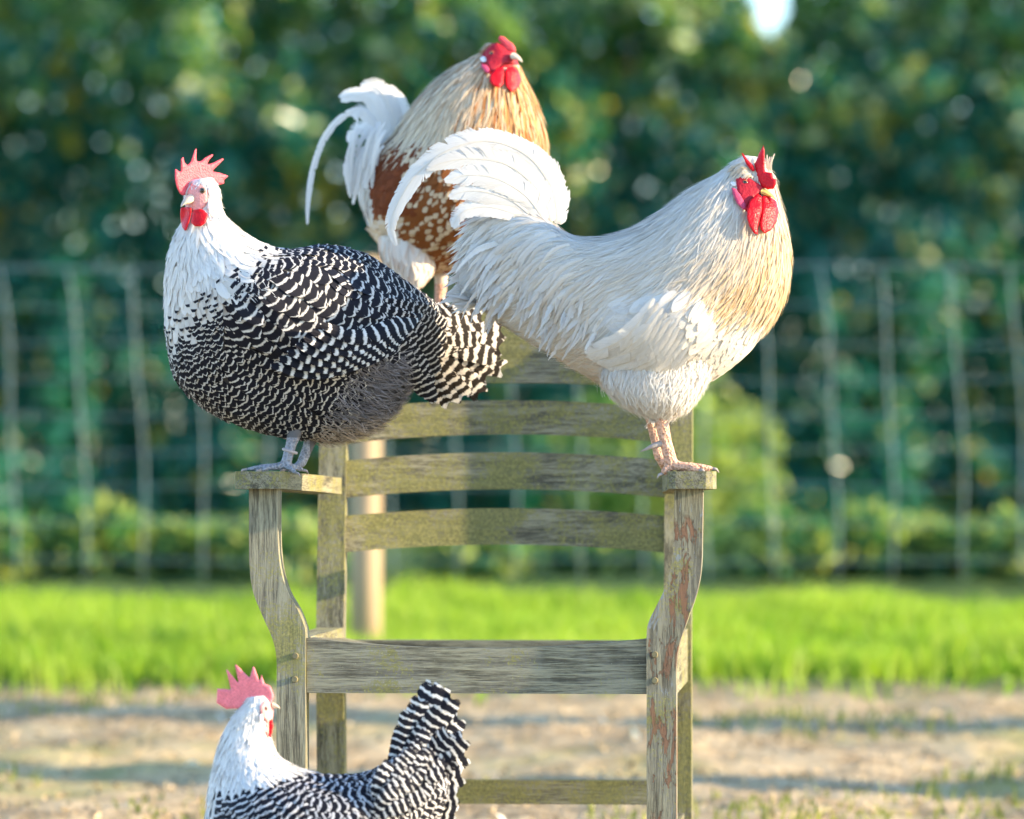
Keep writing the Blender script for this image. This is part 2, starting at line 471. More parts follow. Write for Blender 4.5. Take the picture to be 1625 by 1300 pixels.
# trees standing outside the picture on the sun side; their trunks throw the long shadow bands over the soil
BARK = flat_mat('bark', (0.12, 0.09, 0.065), .9, .1, 25, .01, .4)
def tree(x, y, r0, lab, seed):
    rr = random.Random(seed); z = ground_h(x, y) - .05
    root = empty('tree', (x, y, z)); tag(root, lab, 'tree', 'trees outside the picture')
    P = [np.array([0.05 * math.sin(i * 1.1 + seed), 0.05 * math.cos(i * .9 + seed), i * .55]) for i in range(9)]
    trunk = tube_obj('trunk', P, [r0 * (1.25 if i == 0 else 1) * (1 - .06 * i) for i in range(9)], BARK, root, 14)
    for i in range(6):
        a = rr.uniform(0, 6.28); p = P[5 + i % 4]; q = p + np.array([math.cos(a) * 1.1, math.sin(a) * 1.1, .9])
        tube_obj('limb', [p, (p + q) / 2 + np.array([0, 0, .1]), q], [r0 * .4, r0 * .25, r0 * .08], BARK, root, 8)
    r = np.random.default_rng(seed); n = 3500
    d = r.normal(size=(n, 3)); d /= np.linalg.norm(d, axis=1)[:, None]
    pos = d * (r.random(n) ** .4)[:, None] * np.array([1.7, 1.7, 1.3]) * (1 + .4 * fnoise(d + seed, 1.5))[:, None] + np.array([0, 0, 4.6])
    o = leaf_cloud('crown', pos, .12, np.array([0.06, 0.12, 0.03]) * (0.6 + .8 * r.random((n, 1))), HEDGE_LEAF, root, seed)
    o['kind'] = 'stuff'
tree(6.2, 2.05, .17, 'tree out of view on the right, farther from the camera', 3)
tree(5.2, 1.33, .12, 'tree out of view on the right, nearer the camera', 6)

# ------------------------------------------------------------------ the garden chair
TH = -R(4.2)
chair = empty('garden_chair', (-0.046, 0, 0), TH)
tag(chair, 'weathered wooden garden armchair with algae and slatted back', 'chair')
WV = wood('weathered_upright', 'z', 1, .42, 0, 1.02)
WVR = wood('weathered_upright_paint', 'z', 7, .30, .5, .92)
WP = wood('weathered_post', 'z', 4, .66, 0, .95)
WH = wood('weathered_rail', 'x', 2, .36, 0, 1.05)
WS = wood('weathered_slat', 'x', 5, .70)
WA = wood('weathered_arm', 'y', 3, .58, 0, .95)

def lx(px, Zd): return (px - 812.5) * Zd / FPX + 0.046
def lz(py, Zd): return CAMH + (780 - py) * Zd / FPX
def smooth_poly(pts, n=4):
    pts = np.array(pts, float); out = []
    for i in range(len(pts) - 1):
        p0, p1, p2, p3 = pts[max(i - 1, 0)], pts[i], pts[i + 1], pts[min(i + 2, len(pts) - 1)]
        for t in np.linspace(0, 1, n, endpoint=False):
            out.append(.5 * ((2 * p1) + (-p0 + p2) * t + (2 * p0 - 5 * p1 + 4 * p2 - p3) * t * t + (-p0 + 3 * p1 - 3 * p2 + p3) * t ** 3))
    out.append(pts[-1]); return [tuple(p) for p in out]

ol = [(397, 776), (397, 850), (398, 900), (404, 940), (420, 980), (434, 1012), (441, 1045), (441, 1100), (441, 1300), (441, 1524)]
il = [(443, 776), (443, 850), (447, 900), (458, 938), (474, 966), (484, 990), (487, 1010), (487, 1100), (487, 1300), (487, 1524)]
orr = [(1117, 774), (1116, 850), (1114, 905), (1106, 945), (1092, 985), (1080, 1020), (1075, 1055), (1075, 1100), (1075, 1300), (1075, 1536)]
ir = [(1072, 774), (1071, 850), (1068, 890), (1058, 930), (1043, 962), (1032, 985), (1028, 1008), (1028, 1100), (1028, 1300), (1028, 1536)]
FRONT_LEGS = []
for (o_, i_, Zd, mat, name) in ((ol, il, 6.018, WV, 'front_leg'), (orr, ir, 5.982, WVR, 'front_leg')):
    poly = smooth_poly([(lx(x, Zd), max(lz(y, Zd), 0)) for x, y in o_]) + smooth_poly([(lx(x, Zd), max(lz(y, Zd), 0)) for x, y in i_])[::-1]
    o = link(name, bm_mesh(name, prism(poly, 'y', -.021, .021), .0035, 3), mat, chair, False)
    FRONT_LEGS.append(o)
# screw plugs
def disc(name, x, y, z, r, d, mat, parent):
    bm = bmesh.new()
    bmesh.ops.create_cone(bm, cap_ends=True, segments=16, radius1=r, radius2=r * .8, depth=d)
    for v in bm.verts: v.co = Vector((v.co.x + x, -v.co.z + y, v.co.y + z)) if True else None
    return link(name, bm_mesh(name, bm), mat, parent)
PLUG = flat_mat('screw_plug', (0.20, 0.17, 0.09), .7, .3, 200, .001, .4)
for px, py, Zd in ((471, 1040, 6.018), (470, 1077, 6.018), (1041, 1038, 5.982), (1041, 1079, 5.982)):
    disc('screw_plug', lx(px, Zd), -.0225, lz(py, Zd), .0045, .004, PLUG, FRONT_LEGS[int(px > 800)])

# arms, plan outline (x, y)
def arm(sgn):
    xo, xi = .318, .2545
    p = [(xo - .012, -.047), (xo - .003, -.041), (xo, -.028), (xo, .02), (xo - .006, .06), (xo - .02, .13), (.290, .28), (.272, .452),
         (.2300, .452), (.236, .28), (.2475, .13), (xi, .03), (xi, -.028), (xi + .003, -.041), (xi + .012, -.047)]
    if sgn > 0: p = [(x - .003, y) for x, y in p]
    p = [(sgn * x, y) for x, y in p]
    bm = prism(p, 'z', .6235, .6463)
    for v in bm.verts: v.co.z -= max(0, v.co.y) * .016
    link('armrest', bm_mesh('armrest', bm, .005, 3), WA, chair)
arm(-1); arm(1)

def yback(z): return .452 + max(0, z - .40) * .14
for s in (-1, 1):
    xc = s * .2475; ys = [(0.010, 0), (0, .40), (.0, .64), (.0, .80), (0, .862)]
    fr = [(yback(z) if z > .2 else .452 + .03 * (1 - z / .4), z) for z in (0, .2, .40, .64, .80, .862)]
    poly = fr + [(y + .036, z) for y, z in fr[::-1]]
    link('back_post', bm_mesh('back_post', prism(poly, 'x', xc - .0195, xc + .0195), .0035, 3), WP, chair)

def bowed(name, z0, z1, arch, sag, mat, x0=-.2285, x1=.2285, th=.019, crest=0.0, yoff=.006):
    bm = bmesh.new(); prev = None; nn = 28
    for i in range(nn + 1):
        x = x0 + (x1 - x0) * i / nn; q = 1 - (2 * i / nn - 1) ** 2
        za, zb = z0 + arch * q, z1 + arch * q + crest * q
        y = yback((za + zb) / 2) + yoff + sag * q
        tl = .14 * (zb - za) * .5
        r = [bm.verts.new(c) for c in ((x, y - tl, za), (x, y + tl, zb), (x, y + th + tl, zb), (x, y + th - tl, za))]
        if prev:
            for a in range(4): bm.faces.new((prev[a], prev[(a + 1) % 4], r[(a + 1) % 4], r[a]))
        else: bm.faces.new(r)
        prev = r
    bm.faces.new(prev[::-1])
    me = bm_mesh(name, bm, .003, 2)
    return link(name, me, mat, chair)
bowed('back_slat', .689, .738, .013, .022, WS)
bowed('back_slat', .611, .664, .012, .022, WS)
bowed('back_slat', .533, .585, .011, .022, WS)
bowed('crest_rail', .768, .848, .008, .022, WS, th=.022, crest=.03)

# seat: apron, rails, slats
def dipped(name, x0, x1, y0, y1, z0, z1, dip, mat):
    bm = bmesh.new(); prev = None; nn = 20
    for i in range(nn + 1):
        x = x0 + (x1 - x0) * i / nn; q = 1 - (2 * i / nn - 1) ** 2
        r = [bm.verts.new(c) for c in ((x, y0, z0), (x, y0, z1 - dip * q), (x, y1, z1 - dip * q), (x, y1, z0))]
        if prev:
            for a in range(4): bm.faces.new((prev[a], prev[(a + 1) % 4], r[(a + 1) % 4], r[a]))
        else: bm.faces.new(r)
        prev = r
    bm.faces.new(prev[::-1])
    return link(name, bm_mesh(name, bm, .003, 2), mat, chair)
dipped('front_apron', -.2245, .2245, -.013, .010, .354, .4265, .013, WH)
for i in range(7):
    y0 = .0125 + i * .0615
    dipped('seat_slat', -.2235, .2235, y0, y0 + .054, .392 - .0016 * i, .4255 - .0022 * i, .026, WH)
for s in (-1, 1):
    link('side_rail', bm_mesh('side_rail', box(min(s * .2265, s * .262), max(s * .2265, s * .262), .0215, .4515, .352, .4265), .003), WA, chair)
    link('side_stretcher', bm_mesh('side_stretcher', box(min(s * .235, s * .257), max(s * .235, s * .257), .0215, .456, .13, .165), .003), WA, chair)
link('rear_rail', bm_mesh('rear_rail', box(-.2275, .2275, .456, .478, .352, .4085), .003), WH, chair)
link('rear_stretcher', bm_mesh('rear_stretcher', box(-.2275, .2275, .462, .484, .176, .210), .003), WS, chair)

# ------------------------------------------------------------------ birds: materials
def feather_mat(name, dark=(0.010, 0.011, 0.020), tipc=(0.72, 0.62, 0.48), wob=0.2, trans=0.22, duty=0.27, phase=0.0, barbc=.28, shc=0.0):  # default dark is tinted blue for sky reflected in black feathers
    k = N(name)
    uv = k.n('UVMap', uv_map='UVMap').outputs[0]
    sx = k.n('SeparateXYZ'); k.set(sx.inputs[0], uv)
    u, v = sx.outputs[0], sx.outputs[1]
    fc = k.n('Attribute', attribute_name='fc'); fb = k.n('Attribute', attribute_name='fb')
    sb = k.n('SeparateXYZ'); k.set(sb.inputs[0], fb.outputs['Vector'])
    bar, nb, rnd = sb.outputs[0], sb.outputs[1], sb.outputs[2]
    tip = fb.outputs['Alpha']
    au = k.math('ABSOLUTE', k.math('SUBTRACT', u, 0.5))
    cv = k.n('CombineXYZ'); k.set(cv.inputs[0], k.math('MULTIPLY', u, 2.2)); k.set(cv.inputs[1], k.math('MULTIPLY', v, 5.0)); k.set(cv.inputs[2], k.math('MULTIPLY', rnd, 97.0))
    nz = k.noise(cv.outputs[0], 2.0, 3, .6)
    ph = k.math('ADD', k.math('MULTIPLY', nb, k.math('SUBTRACT', 1.0, v)), k.math('MULTIPLY', k.math('SUBTRACT', nz, .5), wob * 2))
    ph = k.math('ADD', ph, k.math('MULTIPLY', k.math('MULTIPLY', au, au), -1.1))
    fr = k.math('FRACT', k.math('ADD', ph, k.math('ADD', k.math('MULTIPLY', rnd, phase), 10.06)))
    # white band 0..duty of each period, dark otherwise
    wmask = k.math('MULTIPLY', k.step(fr, 0.0, .10), k.step(fr, duty + .08, duty - .07))
    darkm = k.math('MULTIPLY', k.math('SUBTRACT', 1.0, wmask), k.math('MINIMUM', bar, 1.0))
    # spotted feathers: bar in (1, 2] shows only one dark crescent near the tip
    c = fc.outputs['Color']
    spot = k.math('MULTIPLY', k.step(v, .74, .80), k.step(v, .97, .92))
    isspot = k.step(bar, 1.4, 1.6)
    darkm = k.math('ADD', k.math('MULTIPLY', darkm, k.math('SUBTRACT', 1.0, isspot)), k.math('MULTIPLY', spot, isspot))
    c = k.mix(darkm, c, dark)
    tm = k.math('MULTIPLY', k.step(k.math('SUBTRACT', v, k.math('MULTIPLY', au, .55)), .54, .64), tip)
    c = k.mix(tm, c, tipc)
    # shaft and barbs
    shaft = k.math('MULTIPLY', k.step(au, .05, .02), .35 + shc * .5)
    c = k.mix(k.math('MULTIPLY', shaft, k.math('SUBTRACT', 1.0, darkm)), c, k.mix(1.0, c, (1.12 - shc * .3, 1.1 - shc * .4, 1.05 - shc * .55), 'MULTIPLY'))
    bc = k.math('ADD', k.math('MULTIPLY', v, 26.0), k.math('MULTIPLY', au, -11.0))
    cb = k.n('CombineXYZ'); k.set(cb.inputs[0], k.math('MULTIPLY', u, 1.5)); k.set(cb.inputs[1], k.math('MULTIPLY', bc, 2.0)); k.set(cb.inputs[2], k.math('MULTIPLY', rnd, 50.0))
    barb = k.noise(cb.outputs[0], 1.6, 4, .7)
    vr = k.math('ADD', .90, k.math('MULTIPLY', rnd, .13))
    vr = k.math('MULTIPLY', vr, k.math('ADD', 1 - barbc / 2, k.math('MULTIPLY', barb, barbc)))
    hs = k.n('CombineXYZ'); [k.set(hs.inputs[q], vr) for q in range(3)]
    c = k.mix(1.0, c, hs.outputs[0], 'MULTIPLY')
    nbm = k.bump(barb, .55, .0012)
    s = k.bsdf(c, .62, nbm, .18)
    return k.done(k.translucent(s, c, trans))
FEA = feather_mat('barred_feather')
FET = feather_mat('barred_tail_feather', dark=(0.030, 0.023, 0.018), duty=.45, trans=.3, phase=.7, wob=.35)  # brown dark bars hold the warm sunlight on the tail in their colour
FEU = feather_mat('barred_tail_feather_dark', duty=.34, phase=.6, wob=.35)
FED = feather_mat('barred_feather_wide', duty=.33)
FEW = feather_mat('white_feather', trans=.36, barbc=.5, shc=.4)
FEB = feather_mat('brown_feather', tipc=(0.70, 0.55, 0.38), trans=.24)

def skin_mat(name, col, scale=500, tr=.12, rough=.45, bd=.0012, vary=.25):
    k = N(name); co = k.obj()
    vo = k.n('TexVoronoi', {'Scale': scale, 'Vector': co}); nz = k.noise(co, 60, 4)
    c = k.mix(k.math('MULTIPLY', vo.outputs[0], .9), tuple(x * (1 - vary) for x in col), tuple(min(1, x * (1 + vary)) for x in col))
    c = k.mix(k.math('MULTIPLY', nz, .4), c, tuple(x * .75 for x in col))
    big = k.noise(co, 90, 3, .6); c = k.mix(k.math('MULTIPLY', k.step(big, .45, .7), .35), c, tuple(min(1, x * 1.25 + .02) for x in col))
    nb = k.bump(vo.outputs[0], .6, bd * .6)
    s = k.n('BsdfPrincipled', {'Base Color': c, 'Roughness': rough, 'Specular IOR Level': .22, 'Subsurface Weight': tr, 'Subsurface Radius': (.006, .002, .0015), 'Subsurface Scale': .6, 'Normal': nb})
    return k.done(s.outputs[0])
COMB_RED = skin_mat('comb_red', (0.58, 0.004, 0.016), 420, .05, .38, .0016); COMB_PINK = skin_mat('comb_pink', (0.60, 0.060, 0.080), 420, .06, .5, .0016); WATTLE = skin_mat('wattle_red', (0.60, 0.002, 0.010), 420, .05, .38, .0016); COMB_LIGHT = skin_mat('comb_light', (0.82, 0.20, 0.23), 420, .10, .45, .0016); COMB_PALE = skin_mat('comb_pale', (0.66, 0.085, 0.11), 420, .08, .45, .0016)  # comb_light is lightened so its comb looks lit
FACE_RED = skin_mat('face_red', (0.36, 0.012, 0.025), 300, .1, .5); FACE_PINK = skin_mat('face_pink', (0.76, 0.33, 0.31), 420)
LOBE_W = skin_mat('earlobe_white', (0.80, 0.76, 0.76), 300); LOBE_P = skin_mat('earlobe_purple', (0.52, 0.06, 0.13), 420)
LEG_PINK = skin_mat('leg_scale_pink', (0.62, 0.36, 0.25), 300, .04, .5, .007, .6); LEG_GREY = skin_mat('leg_scale_grey', (0.30, 0.30, 0.33), 300, .04, .5, .007, .55)
BEAK_Y = skin_mat('beak_yellow', (0.80, 0.46, 0.13), 80, .1, .35, .0003); BEAK_W = skin_mat('beak_horn', (0.60, 0.50, 0.38), 80, .1, .35, .0003)
SPUR = skin_mat('spur_horn', (0.36, 0.31, 0.28), 200, .05, .4)
def eye_mat(name, iris):
    k = N(name); co = k.n('TexCoord').outputs['Generated']
    d = k.n('VectorMath', operation='DISTANCE'); k.set(d.inputs[0], co); d.inputs[1].default_value = (.5, 0.0, .5)
    q = d.outputs['Value']
    c = k.mix(k.step(q, .30, .34), (0.006, 0.005, 0.005), iris)
    c = k.mix(k.step(q, .60, .68), c, (0.03, 0.015, 0.012))
    return k.done(k.bsdf(c, .06, None, .7))
EYE_O = eye_mat('eye_orange', (0.42, 0.13, 0.03)); EYE_G = eye_mat('eye_grey', (0.14, 0.11, 0.085))
def down_mat(name, col): return flat_mat(name, col, .9, .1, 120, .002, .15)

# ------------------------------------------------------------------ birds: geometry kit (worked in photo pixels at the bird's own distance, then put in metres)
class Loft:
    def __init__(self, st, bumps=()):
        self.s = np.array(st, float); self.n = len(st); self.b = bumps
    def raw(self, u):
        x = np.clip(u, 0, 1) * (self.n - 1); i = np.minimum(x.astype(int), self.n - 2); t = (x - i)[..., None]; S = self.s
        p0, p1, p2, p3 = S[np.maximum(i - 1, 0)], S[i], S[i + 1], S[np.minimum(i + 2, self.n - 1)]
        return .5 * (2 * p1 + (p2 - p0) * t + (2 * p0 - 5 * p1 + 4 * p2 - p3) * t * t + (3 * p1 - p0 - 3 * p2 + p3) * t ** 3)
    def ev(self, u, v):
        u, v = np.broadcast_arrays(np.asarray(u, float), np.asarray(v, float))
        r = self.raw(u); c, s = np.cos(v), np.sin(v)
        px = (r[..., 0] + r[..., 2]) / 2 + (r[..., 0] - r[..., 2]) / 2 * c
        py = (r[..., 1] + r[..., 3]) / 2 + (r[..., 1] - r[..., 3]) / 2 * c
        d = r[..., 4] - np.maximum(r[..., 5], 1) * s
        for (cx, cy, rx, ry, an, h) in self.b:
            ca, sa = math.cos(an), math.sin(an); X = px - cx; Y = py - cy
            q = ((X * ca + Y * sa) / rx) ** 2 + ((-X * sa + Y * ca) / ry) ** 2
            d = d - np.sign(s) * h * np.exp(-q * q * .8) * np.minimum(1, (s * 1.4) ** 2)
        return np.stack([px, py, d], -1)
    def frame(self, u, v):
        e = 1e-3
        ua, ub = np.clip(u - e, 0, 1), np.clip(u + e, 0, 1)
        Su = (self.ev(ub, v) - self.ev(ua, v)) / (ub - ua)[..., None]
        Sv = (self.ev(u, v + e) - self.ev(u, v - e)) / (2 * e)
        Nn = np.cross(Su, Sv); Nn /= np.linalg.norm(Nn, axis=-1)[..., None] + 1e-9
        r = self.raw(u); c = np.stack([(r[..., 0] + r[..., 2]) / 2, (r[..., 1] + r[..., 3]) / 2, r[..., 4]], -1)
        sg = np.sign((Nn * (self.ev(u, v) - c)).sum(-1)); sg[sg == 0] = 1
        return Su, Sv, Nn * sg[..., None]
    def closed(self, nu=56, nv=36):
        u = np.linspace(0, 1, nu); v = np.linspace(0, 2 * np.pi, nv, endpoint=False)
        P = self.ev(u[:, None], v[None]).reshape(-1, 3)
        i = np.arange(nu - 1)[:, None] * nv + np.arange(nv)[None]; j = np.arange(nu - 1)[:, None] * nv + (np.arange(nv)[None] + 1) % nv
        f4 = np.stack([i, j, j + nv, i + nv], -1).reshape(-1, 4)
        uu = np.repeat(u, nv); vv = np.tile(v, nu); _, _, nrm = self.frame(np.clip(uu, .002, .998), vv)
        P = P - nrm * np.interp(uu, [0, .14, .22, .9, 1], [.5, 1, 4, 4, 1])[:, None]
        m = len(P); P = np.concatenate([P, P[:nv].mean(0)[None], P[-nv:].mean(0)[None]])
        q = np.arange(nv); q1 = (q + 1) % nv
        f3 = np.concatenate([np.stack([q1, q, np.full(nv, m)], 1), np.stack([(nu - 1) * nv + q, (nu - 1) * nv + q1, np.full(nv, m + 1)], 1)])
        return P, f4, f3

class Bird:
    def __init__(self, name, label, cat, Y0, foot, seed):
        self.Y0, self.s0 = Y0, (Y0 - CAMY) / FPX
        self.rng = np.random.default_rng(seed)
        self.base = W(foot[0], foot[1], Y0)
        self.root = empty(name, tuple(self.base)); tag(self.root, label, cat, 'chickens on and by the chair')
        self.pieces = []; self.lofts = []
    def conv(self, P):
        P = np.asarray(P, float); Y = self.Y0 + P[..., 2] * self.s0; s = (Y - CAMY) / FPX
        return np.stack([(P[..., 0] - 812.5) * s, Y, CAMH + (780 - P[..., 1]) * s], -1) - self.base
    def loft(self, st, bumps=(), main=False):
        L = Loft(st, bumps); self.lofts.append(L); self.pieces.append(L.closed())
        if main:
            self.main = L
            u, v = np.meshgrid(np.linspace(0, 1, 160), np.linspace(.02, np.pi - .02, 80)); self.near = L.ev(u, v).reshape(-1, 3)
        return L
    def nd(self, x, y):
        """depth of the near side of the body at a place"""
        q = (self.near[:, 0] - x) ** 2 + (self.near[:, 1] - y) ** 2
        i = np.argsort(q)[:6]
        return self.near[i, 2].min() * .5 + self.near[i, 2].mean() * .5
    def limb(self, pts, rad):
        self.pieces.append(tube(pts, rad, 12))
    def body(self, mats, pick, voxel=.0023):
        V, F4, F3, o = [], [], [], 0
        for P, f4, f3 in self.pieces:
            V.append(self.conv(P)); F4.append(f4 + o); F3.append(f3 + o); o += len(P)
        me = np_mesh('body_rough', np.concatenate(V), [np.concatenate(F4), np.concatenate(F3)])
        bm = bmesh.new(); bm.from_mesh(me)
        # make every closed piece face outwards
        bmesh.ops.recalc_face_normals(bm, faces=bm.faces); bm.to_mesh(me); bm.free()
        tmp = bpy.data.objects.new('body_rough', me); COL.objects.link(tmp)
        md = tmp.modifiers.new('join', 'REMESH'); md.mode = 'VOXEL'; md.voxel_size = voxel
        sm = tmp.modifiers.new('soften', 'SMOOTH'); sm.iterations = 3; sm.factor = .5
        dg = bpy.context.evaluated_depsgraph_get()
        new = bpy.data.meshes.new_from_object(tmp.evaluated_get(dg))
        bpy.data.objects.remove(tmp); bpy.data.meshes.remove(me)
        new.name = 'body'; new.materials.clear()
        c = np.zeros(len(new.polygons) * 3, np.float32); new.polygons.foreach_get('center', c)
        c = c.reshape(-1, 3) + self.base
        s = (c[:, 1] - CAMY) / FPX
        px, py = c[:, 0] / s + 812.5, 780 - (c[:, 2] - CAMH) / s
        new.polygons.foreach_set('material_index', pick(px, py).astype(np.int32))
        return link('body', new, mats, self.root, True)

    # ---- scattered plumage
    def scatter(self, L, radius, n=26000):
        r = self.rng
        u = r.random(n * 3) * .995; v = r.random(n * 3) * 2 * np.pi
        Su, Sv, _ = L.frame(u, v)
        a = np.linalg.norm(np.cross(Su, Sv), axis=1); kp = r.random(len(u)) < a / np.quantile(a, .97)
        u, v = u[kp][:n], v[kp][:n]
        P = L.ev(u, v); rad = radius(P, u, v); ok = rad > 0
        u, v, P, rad = u[ok], v[ok], P[ok], rad[ok]
        cs = float(np.max(rad)); grid = {}; acc = []
        for i in range(len(u)):
            p = P[i]; key = (int(p[0] // cs), int(p[1] // cs), int(p[2] // cs)); bad = False; r2 = rad[i] ** 2
            for dx in (-1, 0, 1):
                for dy in (-1, 0, 1):
                    for dz in (-1, 0, 1):
                        for j in grid.get((key[0] + dx, key[1] + dy, key[2] + dz), ()):
                            q = P[j]
                            if (p[0] - q[0]) ** 2 + (p[1] - q[1]) ** 2 + (p[2] - q[2]) ** 2 < r2: bad = True; break
                        if bad: break
                    if bad: break
                if bad: break
            if not bad:
                grid.setdefault(key, []).append(i); acc.append(i)
        return u[acc], v[acc], P[acc]

    PROF = np.array([[.55, .85, 1.0, 1.0, .92, .68, .22], [.65, .95, 1.0, .88, .66, .38, .06], [.8, 1.0, 1.0, .9, .7, .5, .15]])
    def plume(self, L, uvp, st, name=None):
        """feathers lying along the surface; st: dict of per-feather arrays or scalars"""
        u, v, P = uvp; n = len(u); K = 7; r = self.rng
        g = lambda k_, d=0.0: np.broadcast_to(np.asarray(st.get(k_, d), float), (n,)).copy()
        Ln, Wd, lift, ang, grav, stiff, h0 = g('L', 30), g('W', 15), g('lift', 4), g('ang'), g('grav'), g('stiff', .2), g('h0', 0)
        prof = self.PROF[np.broadcast_to(np.asarray(st.get('prof', 0), int), (n,))]
        Ln = Ln * r.uniform(.92, 1.08, n); ang = ang + r.normal(0, st.get('jit', .09), n)
        cu, cv = u.copy(), v.copy(); pos = L.ev(cu, cv); step = Ln / (K - 1)
        C = [pos]; T = []; NN = []; last = None
        for k_ in range(K):
            Su, Sv, Nn = L.frame(np.clip(cu, 0.002, .998), cv)
            t = Su / (np.linalg.norm(Su, axis=1)[:, None] + 1e-9); b = np.cross(Nn, t)
            sd = np.where(np.sin(cv) >= 0, 1.0, -1.0)
            t = np.cos(ang)[:, None] * t + (np.sin(ang) * sd)[:, None] * b
            t = t + grav[:, None] * np.array([0, 1.0, 0]); t = t - (t * Nn).sum(1)[:, None] * Nn
            t /= np.linalg.norm(t, axis=1)[:, None] + 1e-9
            if last is not None:
                out = cu > .97; t[out] = last[out]
                t = t * .75 + last * .25; t /= np.linalg.norm(t, axis=1)[:, None]
            last = t; T.append(t); NN.append(Nn)
            if k_ == K - 1: break
            a, b_, c_ = (Su * Su).sum(1), (Su * Sv).sum(1), (Sv * Sv).sum(1); e, f = (t * Su).sum(1), (t * Sv).sum(1)
            det = a * c_ - b_ * b_ + 1e-6
            du, dv = (e * c_ - f * b_) / det, (a * f - b_ * e) / det
            du = np.clip(du * step, -.08, .08); dv = np.clip(dv * step, -.5, .5)
            nu = cu + du; inside = (nu < .98) & (nu > 0)
            newp = L.ev(np.clip(nu, 0, 1), cv + dv)
            straight = C[-1] + t * step[:, None]
            # keep the step length honest
            dlt = newp - C[-1]; ln = np.linalg.norm(dlt, axis=1)[:, None] + 1e-9
            newp = C[-1] + dlt / ln * step[:, None]
            newp = np.where((inside & (ln[:, 0] > step * .4) & (ln[:, 0] < step * 2.2))[:, None], newp, straight)
            cu = np.where(inside, nu, np.clip(nu, 0, .999)); cv = cv + np.where(inside, dv, 0)
            C.append(newp)
        C = np.stack(C, 1); T = np.stack(T, 1); NN = np.stack(NN, 1)
        tt = np.linspace(0, 1, K)
        st0 = C[:, :1] + T[:, :1] * (Ln[:, None] * tt[None])[..., None]
        C = C * (1 - stiff)[:, None, None] + st0 * stiff[:, None, None]
        C = C + NN * (h0[:, None] + lift[:, None] * r.uniform(.5, 1.4, n)[:, None] * tt[None] ** 1.2)[..., None]
        roll = r.normal(0, .16, n)[:, None, None]
        wd = np.cross(NN, T); wd = wd * np.cos(roll) + NN * np.sin(roll)
        hw = (Wd[:, None] * prof * .5)[..., None]
        cam_ = (Wd * .10)[:, None, None]
        jag = r.uniform(-.10, .10, (n, K, 1)) * Ln[:, None, None] / (K - 1)
        vl, vm, vr = C - wd * hw - NN * cam_ * prof[..., None] + T * jag, C, C + wd * hw - NN * cam_ * prof[..., None] - T * jag
        V = np.stack([vl, vm, vr], 2)                      # n,K,3,3
        uv = np.zeros((n, K, 3, 2)); uv[..., 0] = np.array([0, .5, 1])[None, None]; uv[..., 1] = tt[None, :, None]
        idx = np.arange(n * K * 3).reshape(n, K, 3)
        f = np.stack([idx[:, :-1, :-1], idx[:, :-1, 1:], idx[:, 1:, 1:], idx[:, 1:, :-1]], -1).reshape(-1, 4)
        fc = np.broadcast_to(np.asarray(st['col'], float), (n, 3)); fcA = np.concatenate([fc, np.ones((n, 1))], 1)
        fb = np.stack([g('bar'), g('nb', 3), r.random(n), g('tip')], 1)
        return dict(V=V.reshape(-1, 3), F=f, uv=uv.reshape(-1, 2), fc=np.repeat(fcA, K * 3, 0), fb=np.repeat(fb, K * 3, 0))
    def emit(self, name, parts, mat):
        o = 0; V, F, U, A, B = [], [], [], [], []
        for p in parts:
            V.append(p['V']); F.append(p['F'] + o); U.append(p['uv']); A.append(p['fc']); B.append(p['fb']); o += len(p['V'])
        me = np_mesh(name, self.conv(np.concatenate(V)), np.concatenate(F))
        set_uv(me, np.concatenate(U)); set_col(me, 'fc', np.concatenate(A)); set_col(me, 'fb', np.concatenate(B))
        ob = link(name, me, mat, self.root, True); ob['kind'] = 'stuff'
        return ob
    # ---- one long feather along a line
    def ribbon(self, name, pts, width, mat, col, bar=0, nb=4, tip=0, tw=0.0, rows=26, cols=7, prof=None, fray=.12, camber=.10, parent=None):
        pts = np.array(pts, float)
        sp = np.array(smooth_poly(pts, 8)); d = np.concatenate([[0], np.cumsum(np.linalg.norm(np.diff(sp, axis=0), axis=1))])
        t = np.linspace(0, 1, rows); C = np.stack([np.interp(t * d[-1], d, sp[:, q]) for q in range(3)], 1)
        T = np.gradient(C, axis=0); T /= np.linalg.norm(T, axis=1)[:, None]
        nrm = np.array([0, 0, -1.0])[None] - (T @ np.array([0, 0, -1.0]))[:, None] * T; nrm /= np.linalg.norm(nrm, axis=1)[:, None]
        wd = np.cross(nrm, T); twv = np.asarray(tw) * np.ones(rows)
        wd2 = wd * np.cos(twv)[:, None] + nrm * np.sin(twv)[:, None]; n2 = nrm * np.cos(twv)[:, None] - wd * np.sin(twv)[:, None]
        if prof is None: prof = [(0, .35), (.12, .75), (.35, 1), (.7, .95), (.88, .75), (.96, .45), (1, .08)]
        r = self.rng; ln = d[-1]
        nbarb = int(np.clip(ln / 2.1, 14, 130)); sp_ = ln / nbarb; J = 4; sj = np.linspace(0, 1, J)
        V, U = [], []
        def at(A, tv): return np.stack([np.interp(tv, t, A[:, q]) for q in range(3)], -1)
        for sgn in (-1, 1):
            tb = (np.arange(nbarb) + .5) / nbarb * .985
            Cb, Tb, Wb, Nb = at(C, tb), at(T, tb), at(wd2, tb), at(n2, tb)
            hw = width * .5 * np.interp(tb, [p[0] for p in prof], [p[1] for p in prof])
            cl = np.cumsum(r.random(nbarb) < .11)                       # barbs cling together in little clumps
            csh = r.normal(0, .9, cl.max() + 1)[cl] * sp_; cln = 1 - r.random(cl.max() + 1)[cl] * fray * 1.2; csk = r.normal(0, .05, cl.max() + 1)[cl]
            leng = hw * cln * (1 - r.random(nbarb) * fray)
